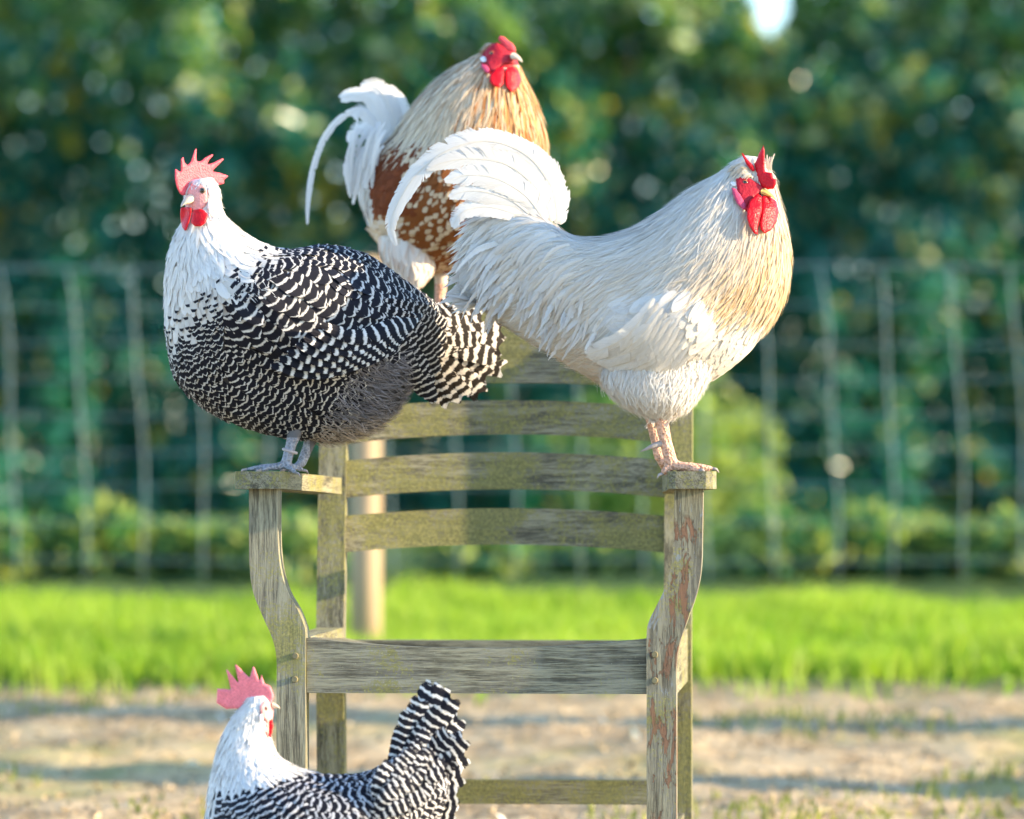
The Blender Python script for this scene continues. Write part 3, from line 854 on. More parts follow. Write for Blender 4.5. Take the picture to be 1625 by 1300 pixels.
            tan = np.interp(tb, [0, .3, .85, 1], [.5, .75, .85, .9]); csh = csh * np.interp(tb, [.8, .95], [1, .3])
            lat = leng[:, None] * sj[None]; fwd = leng[:, None] * tan[:, None] * sj[None] ** 1.35 + csh[:, None] * sj[None] ** 2
            cen = Cb[:, None] + sgn * Wb[:, None] * lat[..., None] + Tb[:, None] * fwd[..., None] - Nb[:, None] * (hw[:, None] * camber * 1.6 * sj[None] ** 2 + csk[:, None] * leng[:, None] * sj[None])[..., None]
            half = (sp_ * (.80 - .30 * sj))[None, :, None] * np.ones((nbarb, 1, 1))
            quad = np.stack([cen - Tb[:, None] * half, cen + Tb[:, None] * half], 2)     # nbarb,J,2,3
            V.append(quad.reshape(-1, 3))
            uu = np.zeros((nbarb, J, 2, 2)); uu[..., 0] = (.5 + sgn * .5 * sj)[None, :, None]
            uu[..., 1] = np.clip((tb[:, None] + fwd * .55 / ln)[..., None] + np.array([-.5, .5])[None, None] * sp_ / ln, 0, 1)
            U.append(uu.reshape(-1, 2))
        nq = 2 * nbarb; idx = np.arange(nq * J * 2).reshape(nq, J, 2)
        f = np.stack([idx[:, :-1, 0], idx[:, :-1, 1], idx[:, 1:, 1], idx[:, 1:, 0]], -1).reshape(-1, 4)
        sv = np.stack([C - wd2 * np.linspace(.9, .25, rows)[:, None] + n2 * .6, C + wd2 * np.linspace(1.1, .25, rows)[:, None] + n2 * .6], 1).reshape(-1, 3)
        su = np.zeros((rows, 2, 2)); su[..., 0] = .5; su[..., 1] = t[:, None]
        q = np.arange(rows - 1) * 2 + nq * J * 2; f = np.concatenate([f, np.stack([q, q + 1, q + 3, q + 2], 1)])
        V = np.concatenate(V + [sv]); U = np.concatenate(U + [su.reshape(-1, 2)])
        me = np_mesh(name, self.conv(V), f)
        set_uv(me, U); m = len(V)
        set_col(me, 'fc', np.tile([*col, 1], (m, 1))); set_col(me, 'fb', np.tile([bar, nb, r.random(), tip], (m, 1)))
        return link(name, me, mat, parent or self.root, True)
    # ---- fleshy sheet with rounded rim from an outline
    def pillow(self, name, outline, thick, depth, mat, spacing=2.2, parent=None, smooth=3):
        pl = [tuple(p) for p in outline]
        def inside(x, y):
            c = False; j = len(pl) - 1
            for i in range(len(pl)):
                xi, yi = pl[i]; xj, yj = pl[j]
                if (yi > y) != (yj > y) and x < (xj - xi) * (y - yi) / (yj - yi) + xi: c = not c
                j = i
            return c
        A = np.array(pl); Bn = np.roll(A, -1, 0)
        # resample the rim
        rim = []
        for p, q in zip(A, Bn):
            m = max(1, int(np.linalg.norm(q - p) / spacing)); rim += [tuple(p + (q - p) * t / m) for t in range(m)]
        def dist(p):
            ab = Bn - A; t = np.clip(((p - A) * ab).sum(1) / ((ab ** 2).sum(1) + 1e-9), 0, 1)
            return np.sqrt((((A + ab * t[:, None]) - p) ** 2).sum(1)).min()
        ins = []
        lo, hi = A.min(0), A.max(0); row = 0; y = lo[1]
        while y < hi[1]:
            x = lo[0] + (row % 2) * spacing * .5
            while x < hi[0]:
                if inside(x, y) and dist(np.array([x, y])) > spacing * .55: ins.append((x, y))
                x += spacing
            y += spacing * .87; row += 1
        allp = rim + ins; nr = len(rim)
        vs, es, fs, *_ = delaunay_2d_cdt([Vector(p) for p in allp], [(i, (i + 1) % nr) for i in range(nr)], [list(range(nr))], 1, 1e-4)
        P2 = np.array([(q.x, q.y) for q in vs]); n = len(P2)
        D = np.array([dist(p) for p in P2]); tk = thick * np.sqrt(np.clip(1 - (1 - np.clip(D / (thick * 1.3), 0, 1)) ** 2, 0, 1)) + .12
        dd = np.array([depth(p[0], p[1]) for p in P2]) if callable(depth) else np.full(n, depth, float)
        front = np.column_stack([P2, dd - tk]); back = np.column_stack([P2, dd + tk])
        F = np.array([list(f) for f in fs if len(f) == 3]); faces = [F, F[:, ::-1] + n]
        # rim wall from edges used once
        cnt = {}
        for f in F:
            for a, b in ((f[0], f[1]), (f[1], f[2]), (f[2], f[0])): cnt[(a, b)] = cnt.get((a, b), 0) + 1
        wall = [(a, b, b + n, a + n) for (a, b) in cnt if (b, a) not in cnt]
        faces.append(np.array(wall)[:, ::-1])
        me = np_mesh(name, self.conv(np.concatenate([front, back])), faces)
        bm = bmesh.new(); bm.from_mesh(me); bmesh.ops.recalc_face_normals(bm, faces=bm.faces)
        for _ in range(smooth): bmesh.ops.smooth_vert(bm, verts=bm.verts, factor=.35, use_axis_x=True, use_axis_y=True, use_axis_z=True)
        bm.to_mesh(me); bm.free()
        return link(name, me, mat, parent or self.root, True)
    def ball(self, name, x, y, d, r, mat, parent=None, flat=1.0):
        bm = bmesh.new(); bmesh.ops.create_uvsphere(bm, u_segments=18, v_segments=12, radius=r * self.s0)
        c = self.conv(np.array([x, y, d]))
        for v in bm.verts: v.co = Vector((v.co.x + c[0], v.co.y * flat + c[1], v.co.z + c[2]))
        return link(name, bm_mesh(name, bm), mat, parent or self.root, True)
    def tubep(self, name, pts, rad, mat, parent=None, seg=12):
        v, f4, f3 = tube(np.array(pts, float), rad, seg)
        return link(name, np_mesh(name, self.conv(v), [f4, f3]), mat, parent or self.root, True)
    def beak(self, base, tip, hb, wb, mat, hook=2.0):
        """upper and lower half of a beak from base to tip, base half height hb and half width wb"""
        b, t = np.array(base, float), np.array(tip, float); ax = t - b
        side = np.cross(ax, [0, 1.0, 0]); side /= np.linalg.norm(side); up = np.array([0, -1.0, 0])
        for nm, sg, ln, hh in (('upper_beak', 1, 1.0, hb), ('lower_beak', -1, .82, hb * .75)):
            V = []; K = 9; S = 10
            for i in range(K):
                q = i / (K - 1); c = b + ax * q * ln + np.array([0, (hook * q ** 3) if sg > 0 else 0, 0])
                f = (1 - q ** 1.6) ** .8 * .95 + .05
                for j in range(S):
                    a = math.pi * j / (S - 1)
                    V.append(c + side * math.cos(a) * wb * f + up * sg * (math.sin(a) * hh * f + .15))
            V = np.array(V); i_ = np.arange(K - 1)[:, None] * S + np.arange(S)[None]; j_ = np.arange(K - 1)[:, None] * S + (np.arange(S)[None] + 1) % S
            F = np.stack([i_, j_, j_ + S, i_ + S], -1).reshape(-1, 4)
            link(nm, np_mesh(nm, self.conv(V), [F, np.arange(S)[None], (np.arange(S) + (K - 1) * S)[None]]), mat, self.root, True)

def inpoly(poly, x, y):
    c = np.zeros(np.shape(x), bool); j = len(poly) - 1
    for i in range(len(poly)):
        xi, yi = poly[i]; xj, yj = poly[j]
        c ^= ((yi > y) != (yj > y)) & (x < (xj - xi) * (y - yi) / (yj - yi + 1e-9) + xi); j = i
    return c
def zp(ox, oy, sc, pts): return [(ox + x / sc, oy + y / sc) for x, y in pts]
def smoothstep(x, a, b):
    t = np.clip((x - a) / (b - a), 0, 1); return t * t * (3 - 2 * t)
def lerp(a, b, t): return np.asarray(a)[None] * (1 - t[:, None]) + np.asarray(b)[None] * t[:, None]
WHITE = (0.80, 0.785, 0.76)

LANCE = [(0, .5), (.25, 1), (.55, .85), (.8, .5), (.93, .22), (1, .03)]
def foot(B, ankle, toes, r=5.5):
    """toes: end points (x, y, d); each toe a knuckled taper from the ankle"""
    for e in toes:
        a = np.array(ankle, float); e = np.array(e, float)
        P = [a, a * .72 + e * .28 + np.array([0, 1.5, 0]), a * .45 + e * .55 + np.array([0, -.5, 0]), a * .2 + e * .8 + np.array([0, .3, 0]), e + np.array([0, 0, 0])]
        P[1][1] = max(P[1][1], min(a[1] + 3, e[1] - 1))
        B.limb(P, [r, r * 1.0, r * .85, r * .8, r * .45])
    claws = []
    for e in toes:
        e = np.array(e, float); dr = e - np.array(ankle, float); dr[1] *= .2; dr /= np.linalg.norm(dr)
        claws.append([e - dr * 2, e + dr * 5 + np.array([0, 1, 0]), e + dr * 9 + np.array([0, 6, 0])])
    return claws

# ================================================================== A: barred white-necked hen on the left arm
def build_A():
    B = Bird('hen', 'black and white barred hen with white neck standing on the left armrest', 'chicken', .06, (447, 748), 101)
    st = [(338, 281, 303, 285, -60, 15), (348, 302, 292, 306, -60, 23), (354, 335, 294, 340, -58, 27), (374, 360, 280, 372, -54, 40), (410, 385, 266, 420, -44, 62),
          (454, 398, 263, 480, -26, 92), (510, 392, 268, 550, -6, 114), (565, 400, 288, 612, 14, 124), (612, 425, 352, 662, 36, 126), (645, 450, 450, 692, 56, 120),
          (668, 466, 550, 696, 78, 104), (684, 480, 612, 664, 98, 80), (696, 496, 646, 616, 116, 54), (694, 520, 668, 568, 126, 22)]
    L = B.loft(st, [(505, 498, 152, 84, .22, 34)], True)
    FP = zp(255, 225, 8.13, [(330, 640), (400, 530), (480, 530), (600, 590), (620, 700), (600, 820), (520, 900), (420, 920), (250, 870), (230, 760), (280, 690)])
    # legs
    B.limb([(478, 640, 20), (470, 680, 14), (462, 705, 6), (454, 735, 0)], [30, 13, 9, 8.5])
    B.limb([(510, 640, 90), (496, 690, 62), (488, 712, 58), (478, 736, 54)], [28, 12, 8.5, 8])
    cl = foot(B, (452, 737, 0), [(390, 745, -4), (412, 746, -24), (470, 750, -18), (482, 746, 14)], 5.5)
    cl += foot(B, (478, 738, 54), [(424, 745, 52), (450, 746, 36), (462, 746, 74)], 5)
    body = B.body([down_mat('hen_down_grey', (0.13, 0.125, 0.13)), LEG_GREY, down_mat('hen_down_white', (0.72, 0.70, 0.68)), FACE_PINK],
           lambda x, y: np.where((y > 694) & (x < 492), 1, np.where(inpoly(FP, x, y), 3, np.where((y < 500) & (x < 410), 2, 0))))
    for c in cl: B.tubep('claw', c, [2.6, 2, .5], SPUR, body, seg=8)
    # plumage
    def face(P, v): return inpoly(FP, P[:, 0], P[:, 1]) & (np.sin(v) > -.2)
    def rad(P, u, v):
        x, y = P[:, 0], P[:, 1]
        r = np.where(y < 345, 4.2, np.where((x < 420) & (y < 470) & (u < .40), 7.0, 12.0))
        wing = (np.sin(v) ** 2 > .3) & (((x - 505) / 150) ** 2 + ((y - 500) / 85) ** 2 < 1)
        r = np.where(wing & (u > .36), 20.0, r)
        r = np.where((y > 560) & ~wing, 13.5, r); r = np.where((x < 345) & (y > 420), 8.5, r)
        r = np.where(u > .93, 11, r)
        return np.where(face(P, v), -1, r)
    uvp = B.scatter(L, rad, 30000); u, v, P = uvp; x, y = P[:, 0], P[:, 1]; n = len(u); rn = B.rng
    wing = (np.sin(v) ** 2 > .3) & (((x - 505) / 150) ** 2 + ((y - 500) / 85) ** 2 < 1) & (u > .36)
    # distance "down" from the white neck: a line from (262,560) to (450,395)
    q = ((x - 262) * .66 + (y - 560) * .75) + rn.normal(0, 9, n)
    white = (q < -62) & ~wing; spotty = (q >= -62) & (q < -8) & ~wing
    L_ = np.where(y < 345, 15, np.where(white, 32, 38)).astype(float); W_ = np.where(y < 345, 7, np.where(white, 13, 23)).astype(float)
    wing &= u > .40
    L_[wing] = 64; W_[wing] = 36
    sm_ = (x < 345) & (y > 420) & ~white; L_[sm_] = 26; W_[sm_] = 15
    fl = (y > 585) & (x > 540); L_[fl] = 34; W_[fl] = 22
    bar = np.where(white, 0, np.where(spotty, np.where(rn.random(n) < smoothstep(q, -75, -10), 2.0, 0), 1.0))
    nb = L_ / np.where(wing, 18.5, np.where(y > 560, 13.0, np.where(x < 345, 10.0, 14.5))) + rn.normal(0, .06, n)
    grey = smoothstep(x * .8 + y * .5, 742, 778) * (y > 560) * ~wing
    col = lerp(WHITE, (0.12, 0.118, 0.135), grey); gv_ = np.where(grey > .5, rn.uniform(.4, 1.9, n), 1); col = col * gv_[:, None]
    bar = np.where(grey > .75, 0, np.where(grey > .3, .6, bar)); gf_ = grey > .5; W_[gf_] = 9; L_[gf_] = 30
    ang = np.where(wing, -.12, 0)
    parts = [B.plume(L, uvp, dict(L=L_, W=W_, h0=np.where(y < 345, 0, 1.5), lift=np.where(y < 345, 2.0, np.where(wing, 3.4, 2.8)), col=np.where((bar > .5)[:, None], col * .84, col), bar=bar, nb=nb, ang=ang, stiff=.12, prof=np.where(white, 1, 0), jit=.10))]
    # downy fringe under the belly
    uv2 = B.scatter(L, lambda P, u, v: np.where((P[:, 1] > 560) & (P[:, 0] * .8 + P[:, 1] * .5 > 738), 3.6, -1), 40000)
    m = len(uv2[0]); warm = smoothstep(uv2[2][:, 1], 650, 695)
    parts.append(B.plume(L, uv2, dict(L=rn.uniform(14, 34, m), W=1.7, lift=8, h0=3, col=lerp((0.20, 0.195, 0.22), (0.50, 0.42, 0.35), warm) * rn.uniform(.4, 1.6, m)[:, None], grav=.35, stiff=.5, prof=1, jit=.45)))
    uv3 = B.scatter(L, lambda P, u, v: np.where((P[:, 0] < 420) & (P[:, 1] < 470) & ~face(P, v), 5.0, -1), 20000)
    m = len(uv3[0])
    parts.append(B.plume(L, uv3, dict(L=np.where(uv3[2][:, 1] < 345, 10, rn.uniform(16, 30, m)), W=2.0, lift=4, col=WHITE, stiff=.3, prof=1, jit=.3)))
    B.emit('plumage', parts, FEA)
    # long wing feathers along the lower edge of the wing
    for i in range(7):
        yb = 588 - i * 9; x0 = 430 + i * 13; x1 = 628 + i * 7
        pts = [(x0, yb - 8 - i * 2), (x0 + (x1 - x0) * .35, yb + 1), (x0 + (x1 - x0) * .7, yb - 16), (x1, yb - 38)]
        pts = [(a, b, B.nd(a, b) - 15 - 1.2 * i) for a, b in pts]
        B.ribbon('wing_feather', pts, 29, FED, WHITE, 1, 11, tw=-.2, rows=30, fray=.04)
    # tail fan
    tips = [(704, 634, 130), (716, 642, 146), (738, 632, 160), (764, 628, 170), (776, 600, 176), (800, 586, 184), (797, 552, 190), (800, 524, 196), (768, 506, 200), (752, 484, 200), (716, 482, 192), (784, 566, 168), (752, 604, 160), (762, 540, 166)]
    for i, tpt in enumerate(tips):
        b = np.array((650, 535, 116 + i * 1.5)); e = np.array(tpt, float) * .97 + b * .03; mid = (b + e) / 2 + np.array([0, rn.uniform(-6, 3), -4])
        B.ribbon('tail_feather', [b, mid, e], 34, FET, (0.84, 0.78, 0.70), 1, 8.2 + rn.normal(0, .3), tw=.35 - i * .06, rows=30, fray=.07,
                 prof=[(0, .3), (.2, .7), (.6, 1), (.85, 1.05), (.95, .9), (1, .6)])
    cov = [(690, 640, 92), (674, 630, 84), (686, 614, 86), (696, 592, 92), (702, 568, 98), (706, 545, 104), (708, 522, 112), (662, 606, 78), (678, 582, 84), (656, 578, 74), (688, 552, 90), (672, 548, 80), (694, 526, 98), (676, 520, 88)]
    for i, tpt in enumerate(cov):
        e = np.array(tpt, float); bx, by = 596 + (e[0] - 650) * .45, 520 - (640 - e[1]) * .36 + rn.uniform(-4, 4)
        b = np.array((bx, by, B.nd(bx, by) - 4)); m_ = (b + e) / 2 + np.array([2, -6, 0]); m_[2] = min(m_[2], B.nd(m_[0], m_[1]) - 5)
        B.ribbon('tail_covert', [b, m_, e], 32, FEU, (0.68, 0.68, 0.70), 1, np.linalg.norm(e - b) / 15.5, tw=.1, rows=24, fray=.08)
    # head
    Z = lambda pts: zp(255, 225, 8.13, pts)
    cd = lambda x, y: -66 + (x - 300) * .75
    B.pillow('comb', Z([(175, 455), (180, 350), (200, 345), (240, 380), (255, 380), (255, 220), (290, 190), (300, 200), (310, 260), (345, 300), (385, 250), (430, 110), (455, 80), (470, 90), (465, 180), (470, 250), (520, 245), (570, 200), (650, 160), (685, 160), (680, 180), (620, 250), (605, 290), (680, 265), (790, 210), (820, 215), (815, 235), (720, 330), (670, 380), (760, 395), (875, 435), (870, 460), (820, 490), (825, 540), (800, 550), (690, 578), (640, 570), (600, 540), (560, 520), (480, 500), (420, 500), (400, 560), (370, 640), (330, 690), (280, 700), (240, 670), (200, 590), (180, 500)]), 3.4, cd, COMB_PALE, 1.6)
    hd = lambda o: (lambda x, y: B.nd(x, y) - o)
    B.pillow('face_patch', Z([(340, 640), (400, 540), (460, 560), (520, 550), (590, 590), (610, 700), (600, 800), (520, 880), (440, 920), (380, 860), (360, 740)]), 1.2, hd(.6), FACE_PINK, 1.8)
    B.pillow('earlobe', Z([(600, 780), (650, 750), (675, 800), (650, 880), (595, 880)]), 2.4, hd(3), LOBE_W, 1.8)
    B.pillow('wattle', Z([(255, 850), (330, 835), (400, 850), (400, 930), (370, 1040), (340, 1140), (310, 1155), (270, 1100), (250, 1000), (245, 920)]), 3.2, lambda x, y: B.nd(x, y) - 7, WATTLE, 1.6)
    B.pillow('wattle', Z([(395, 960), (420, 880), (500, 860), (560, 880), (610, 930), (615, 970), (580, 1050), (520, 1095), (440, 1095), (385, 1050)]), 3.2, lambda x, y: B.nd(x, y) - 9, WATTLE, 1.6)
    B.beak((302, 316, -78), (287, 325, -94), 8.5, 9, BEAK_W, 4)
    B.ball('eye', 321.5, 302.5, B.nd(321.5, 302.5) - 2.5, 4.9, EYE_G, body, flat=.7)
    B.ball('eye', 300, 300, -38, 4.2, EYE_G, body)
    # leg ring
    bm = bmesh.new(); c = B.conv(np.array([461, 715, -14]))
    tor = [(9.5 * math.cos(a), 9.5 * math.sin(a)) for a in np.linspace(0, 2 * math.pi, 20, endpoint=False)]
    pts = [(460 + a * 1.05, 716 + a * .32, 4 + b) for a, b in tor]; pts.append(pts[0]); pts.append(pts[1])
    B.tubep('leg_ring', pts, 2.6, flat_mat('ring_plastic', (0.42, 0.36, 0.36), .4), body, seg=8)
build_A()

# ================================================================== B: white rooster with buff hackle on the right arm
def build_B():
    B = Bird('rooster', 'white rooster with buff neck and red wattles on the right armrest', 'chicken', -.008, (1082, 748), 202)
    st = [(1180, 246, 1204, 249, -62, 10), (1160, 260, 1226, 276, -60, 26), (1136, 278, 1238, 322, -56, 40), (1098, 300, 1250, 374, -50, 66), (1052, 334, 1252, 425, -42, 90),
          (1005, 362, 1243, 476, -32, 106), (962, 376, 1212, 528, -20, 116), (926, 379, 1158, 585, -8, 118), (900, 372, 1085, 622, 6, 114), (880, 358, 1000, 628, 20, 104),
          (856, 345, 925, 592, 34, 88), (826, 334, 862, 552, 46, 66), (796, 328, 800, 510, 58, 44), (768, 336, 752, 470, 66, 18)]
    L = B.loft(st, [(1035, 530, 100, 62, -.35, 20)], True)
    FP = zp(1130, 215, 7.22, [(235, 490), (360, 455), (450, 480), (540, 540), (600, 560), (760, 620), (760, 760), (600, 760), (430, 860), (390, 880), (330, 800), (270, 650), (215, 600)])
    Lt = B.loft([(975, 545, 1150, 548, -34, 60), (958, 580, 1132, 584, -36, 64), (962, 612, 1114, 618, -38, 60), (990, 640, 1096, 644, -40, 44), (1028, 660, 1068, 662, -42, 12)])
    Lf = B.loft([(960, 560, 1110, 560, 66, 48), (950, 600, 1095, 600, 62, 48), (985, 640, 1065, 642, 56, 30), (1020, 656, 1046, 658, 50, 9)])
    B.limb([(1046, 640, -42), (1049, 665, -42), (1056, 700, -42), (1065, 735, -40)], [13, 11.5, 10, 11])
    B.limb([(1028, 645, 50), (1033, 665, 48), (1041, 700, 40), (1047, 728, 34)], [11, 9, 8.5, 9])
    cl = foot(B, (1066, 737, -40), [(1132, 744, -36), (1112, 746, -66), (1106, 746, -12), (1050, 752, -50)], 7.5)
    cl += foot(B, (1048, 730, 34), [(1100, 744, 30), (1080, 745, 8), (1058, 752, 52)], 6)
    body = B.body([down_mat('rooster_down_white', (0.74, 0.71, 0.68)), LEG_PINK, FACE_RED],
           lambda x, y: np.where((y > 652) & (x > 1010), 1, np.where(inpoly(FP, x, y), 2, 0)))
    for c in cl: B.tubep('claw', c, [3.2, 2.4, .6], SPUR, body, seg=8)
    B.tubep('spur', [(1052, 703, -44), (1036, 708, -46), (1016, 717, -48)], [6, 4, .6], SPUR, body)
    def face(P, v): return inpoly(FP, P[:, 0], P[:, 1]) & (np.sin(v) > -.5)
    def wingm(x, y, v): return (np.sin(v) ** 2 > .25) & (((x - 1035) * .94 - (y - 530) * .34) ** 2 / 105 ** 2 + ((x - 1035) * .34 + (y - 530) * .94) ** 2 / 64 ** 2 < 1)
    def rad(P, u, v):
        x, y = P[:, 0], P[:, 1]
        r = np.where(u < .12, 4.0, np.where(u < .46, 5.4, 8.0)); r = np.where(u > .58, 6.4, r)
        return np.where(face(P, v), -1, r)
    uvp = B.scatter(L, rad, 42000); u, v, P = uvp; x, y = P[:, 0], P[:, 1]; n = len(u); rn = B.rng
    # hackle ends along a slanting line; saddle behind x ~ 960; the rest is short breast and belly plumage
    belly = (y - 480) + (x - 1240) * -.10 > 0
    hack = (u < .50) & (y < 470 + .0 * x)
    hack &= ~((x < 1010) & (y > 440))
    saddle = (x < 985) & (y < 540) & ~hack
    L_ = np.where(hack, np.where(u < .1, 15, np.where(u < .2, 48, 80)), np.where(saddle, 70, 40)).astype(float)
    W_ = np.where(hack, np.where(u < .1, 5, 8), np.where(saddle, 9.5, 20)).astype(float)
    buff = smoothstep(x * .75 + y * .65, 1040, 1190) * hack * rn.uniform(.3, 1.1, n)
    grey = hack * (rn.random(n) < .35) * (1 - buff)
    col = lerp(WHITE, (0.72, 0.52, 0.30), np.clip(buff, 0, 1)); col = col * (1 - .12 * grey)[:, None]
    buff2 = (hack & (u < .5)) * .42 * rn.random(n); col = col * (1 - buff2)[:, None] + np.array([0.76, 0.66, 0.50])[None] * buff2[:, None]
    cream = ((~hack & ~saddle) * smoothstep(y, 540, 640) * .5); col = col * (1 - cream)[:, None] + np.array([0.74, 0.62, 0.50])[None] * cream[:, None]
    parts = [B.plume(L, uvp, dict(L=L_, W=W_, lift=np.where(hack, 2.6, np.where(saddle, 3.0, 1.7)), col=col, grav=np.where(saddle, .95, np.where(hack & (x < 1190), .25, 0)),
                                  stiff=np.where(hack, .12, np.where(saddle, .18, .1)), prof=np.where(hack | saddle, 1, 0), jit=.12, ang=0))]
    # finer strands over hackle and saddle
    def rad2(P, u, v): return np.where((u < .5) & (P[:, 1] < 470) & ~face(P, v), 6.0, np.where((P[:, 0] < 980) & (P[:, 1] < 560), 7.0, -1))
    uv2 = B.scatter(L, rad2, 30000); x2, y2 = uv2[2][:, 0], uv2[2][:, 1]; m = len(x2); h2 = (uv2[0] < .5) & (y2 < 470)
    bf = smoothstep(x2 * .75 + y2 * .65, 1075, 1200) * h2 * rn.uniform(.4, 1.2, m)
    c2 = lerp((0.81, 0.77, 0.70), (0.76, 0.54, 0.29), np.clip(bf, 0, 1)) * rn.uniform(.86, 1.05, m)[:, None]
    parts.append(B.plume(L, uv2, dict(L=np.where(uv2[0] < .1, 14, np.where(h2, 62, 70)) * rn.uniform(.6, 1.1, m), W=rn.uniform(1.4, 3.0, m), lift=3.8, h0=1.5, col=c2, grav=np.where(h2, .2, .95), stiff=.2, prof=1, jit=.20)))
    # thigh and belly fluff
    for LL in (Lt, Lf):
        uvt = B.scatter(LL, lambda P, u, v: np.where(u < .97, 8, -1), 9000); m = len(uvt[0])
        parts.append(B.plume(LL, uvt, dict(L=36, W=15, lift=2, col=lerp(WHITE, (0.76, 0.65, 0.54), rn.random(m) * .5), stiff=.15, prof=2, jit=.15)))
        uvt = B.scatter(LL, lambda P, u, v: np.where(u > .1, 4.0, -1), 14000); m = len(uvt[0])
        parts.append(B.plume(LL, uvt, dict(L=rn.uniform(12, 30, m), W=1.7, lift=5, h0=1.5, col=WHITE, stiff=.5, prof=1, jit=.4)))
    uv3 = B.scatter(L, lambda P, u, v: np.where((P[:, 1] > 540) & (P[:, 0] < 1120), 5.0, -1), 20000); m = len(uv3[0])
    parts.append(B.plume(L, uv3, dict(L=rn.uniform(16, 34, m), W=2.0, lift=6, col=lerp(WHITE, (0.74, 0.60, 0.47), rn.random(m)), grav=.3, stiff=.4, prof=1, jit=.4)))
    # short covert feathers over the wing shoulder
    uv4 = B.scatter(L, lambda P, u, v: np.where(wingm(P[:, 0], P[:, 1], v) & (P[:, 0] > 1030) & (P[:, 1] < 545), 9.0, -1), 16000); m = len(uv4[0])
    parts.append(B.plume(L, uv4, dict(L=40, W=21, lift=4.5, h0=2.5, col=WHITE, stiff=.2, prof=0, jit=.16, ang=.15)))
    B.emit('plumage', parts, FEW)
    # folded wing: overlapping long feathers
    for i in range(11):
        f = i / 10
        a = (1104 - 66 * f, 550 - 76 * f); e = (998 - 66 * f, 594 - 30 * f + 8 * f * (1 - f))
        mid = ((a[0] + e[0]) / 2 + 4 + 6 * f, (a[1] + e[1]) / 2 + 12 + 2 * f)
        pts = [(q[0], q[1], B.nd(q[0], q[1]) - 5 - 1.7 * i - (5 if j == 1 else 0)) for j, q in enumerate((a, mid, e))]
        B.ribbon('wing_feather', pts, 33, FEW, tuple(np.array(WHITE) * (1 - .09 * (i % 2))), rows=24, tw=-.24, prof=[(0, .2), (.12, .6), (.3, .95), (.6, 1), (.85, .9), (.96, .6), (1, .25)], fray=.06, camber=.10)
    # tail sickles
    sick = [([(884, 350, 40), (872, 292, 34), (836, 246, 28), (776, 224, 22), (712, 238, 16), (662, 276, 12), (632, 322, 10), (620, 356, 10), (630, 394, 10)], 46, 8),
            ([(888, 352, 48), (880, 300, 46), (850, 254, 44), (800, 228, 42), (748, 224, 40), (700, 240, 38)], 50, 8),
            ([(876, 352, 34), (852, 300, 26), (806, 262, 20), (750, 252, 14), (704, 258, 10), (676, 270, 8)], 50, 4),
            ([(866, 352, 30), (836, 312, 20), (790, 284, 12), (742, 278, 8), (704, 288, 6)], 50, 4),
            ([(850, 350, 28), (818, 322, 18), (776, 306, 10), (738, 304, 8), (712, 314, 6)], 46, 3),
            ([(840, 352, 26), (808, 336, 16), (768, 328, 10), (732, 338, 6), (718, 362, 6)], 40, 3),
            ([(890, 356, 60), (884, 312, 62), (862, 268, 64), (824, 238, 66), (786, 226, 68)], 52, 3)]
    for pts, w, _ in sick:
        B.ribbon('tail_feather', pts, w, FEW, (0.74, 0.72, 0.69), rows=40, tw=.15, fray=.14, camber=.05, prof=[(0, .4), (.15, .85), (.45, 1), (.7, .8), (.88, .5), (1, .08)])
    # drooping narrow coverts at the tail root
    rn = B.rng
    def nds(x, y, d_last): return B.nd(x, y) if x > 765 and y > 338 else d_last
    for i in range(84):
        x0 = rn.uniform(790, 935); y0 = max(rn.uniform(344, 452), 352 + max(0, x0 - 860) * .75) + max(0, x0 - 890) * .3
        low_ = (y0 - 344) / 110; dx = -rn.uniform(42, 88); dy = rn.uniform(26, 52) + 34 * low_
        ex = max(722 + rn.uniform(0, 16), x0 + dx); d0 = B.nd(x0, y0) - rn.uniform(1, 3); xm, ym = x0 + (ex - x0) * .5, y0 + dy * .28 - 3
        d1 = nds(xm, ym, d0) - rn.uniform(4, 8); d2 = nds(ex, y0 + dy, d1) - rn.uniform(2, 5)
        B.ribbon('sickle_covert', [(x0, y0, d0), (xm, ym, d1), (x0 + (ex - x0) * .86, y0 + dy * .68, (d1 + d2) / 2 - 1), (ex, y0 + dy, d2)], rn.uniform(9, 19), FEW, tuple(np.array(WHITE) * rn.uniform(.96, 1.03)), rows=20, tw=rn.uniform(-.35, .35), fray=.35, camber=.03, prof=LANCE)
    for i in range(70):
        x0 = rn.uniform(765, 962); y0 = 436 + (x0 - 745) * .40 + rn.uniform(-55, 5); dy = rn.uniform(40, 76); dx = rn.uniform(-46, -6)
        d0 = B.nd(x0, y0) - rn.uniform(1, 4)
        B.ribbon('saddle_feather', [(x0, y0, d0), (x0 + dx * .45, y0 + dy * .5, nds(x0 + dx * .45, y0 + dy * .5, d0) - 6), (x0 + dx, y0 + dy, d0 - 2)], rn.uniform(9, 17), FEW, tuple(lerp(WHITE, (0.78, 0.66, 0.53), np.array([rn.random() * .5]))[0]), rows=16, tw=rn.uniform(-.4, .4), fray=.4, camber=.03, prof=LANCE)
    # head
    Z = lambda pts: zp(1130, 215, 7.22, pts)
    hd = lambda o: (lambda x, y: B.nd(x, y) - o)
    B.pillow('comb', Z([(590, 105), (606, 180), (606, 300), (612, 415), (690, 425), (702, 490), (735, 492), (740, 545), (712, 615), (640, 625), (560, 590), (520, 520), (500, 420), (478, 330), (508, 280), (535, 200)]), 4.2, lambda x, y: -86 - (x - 1200) * .4, COMB_RED, 1.6)
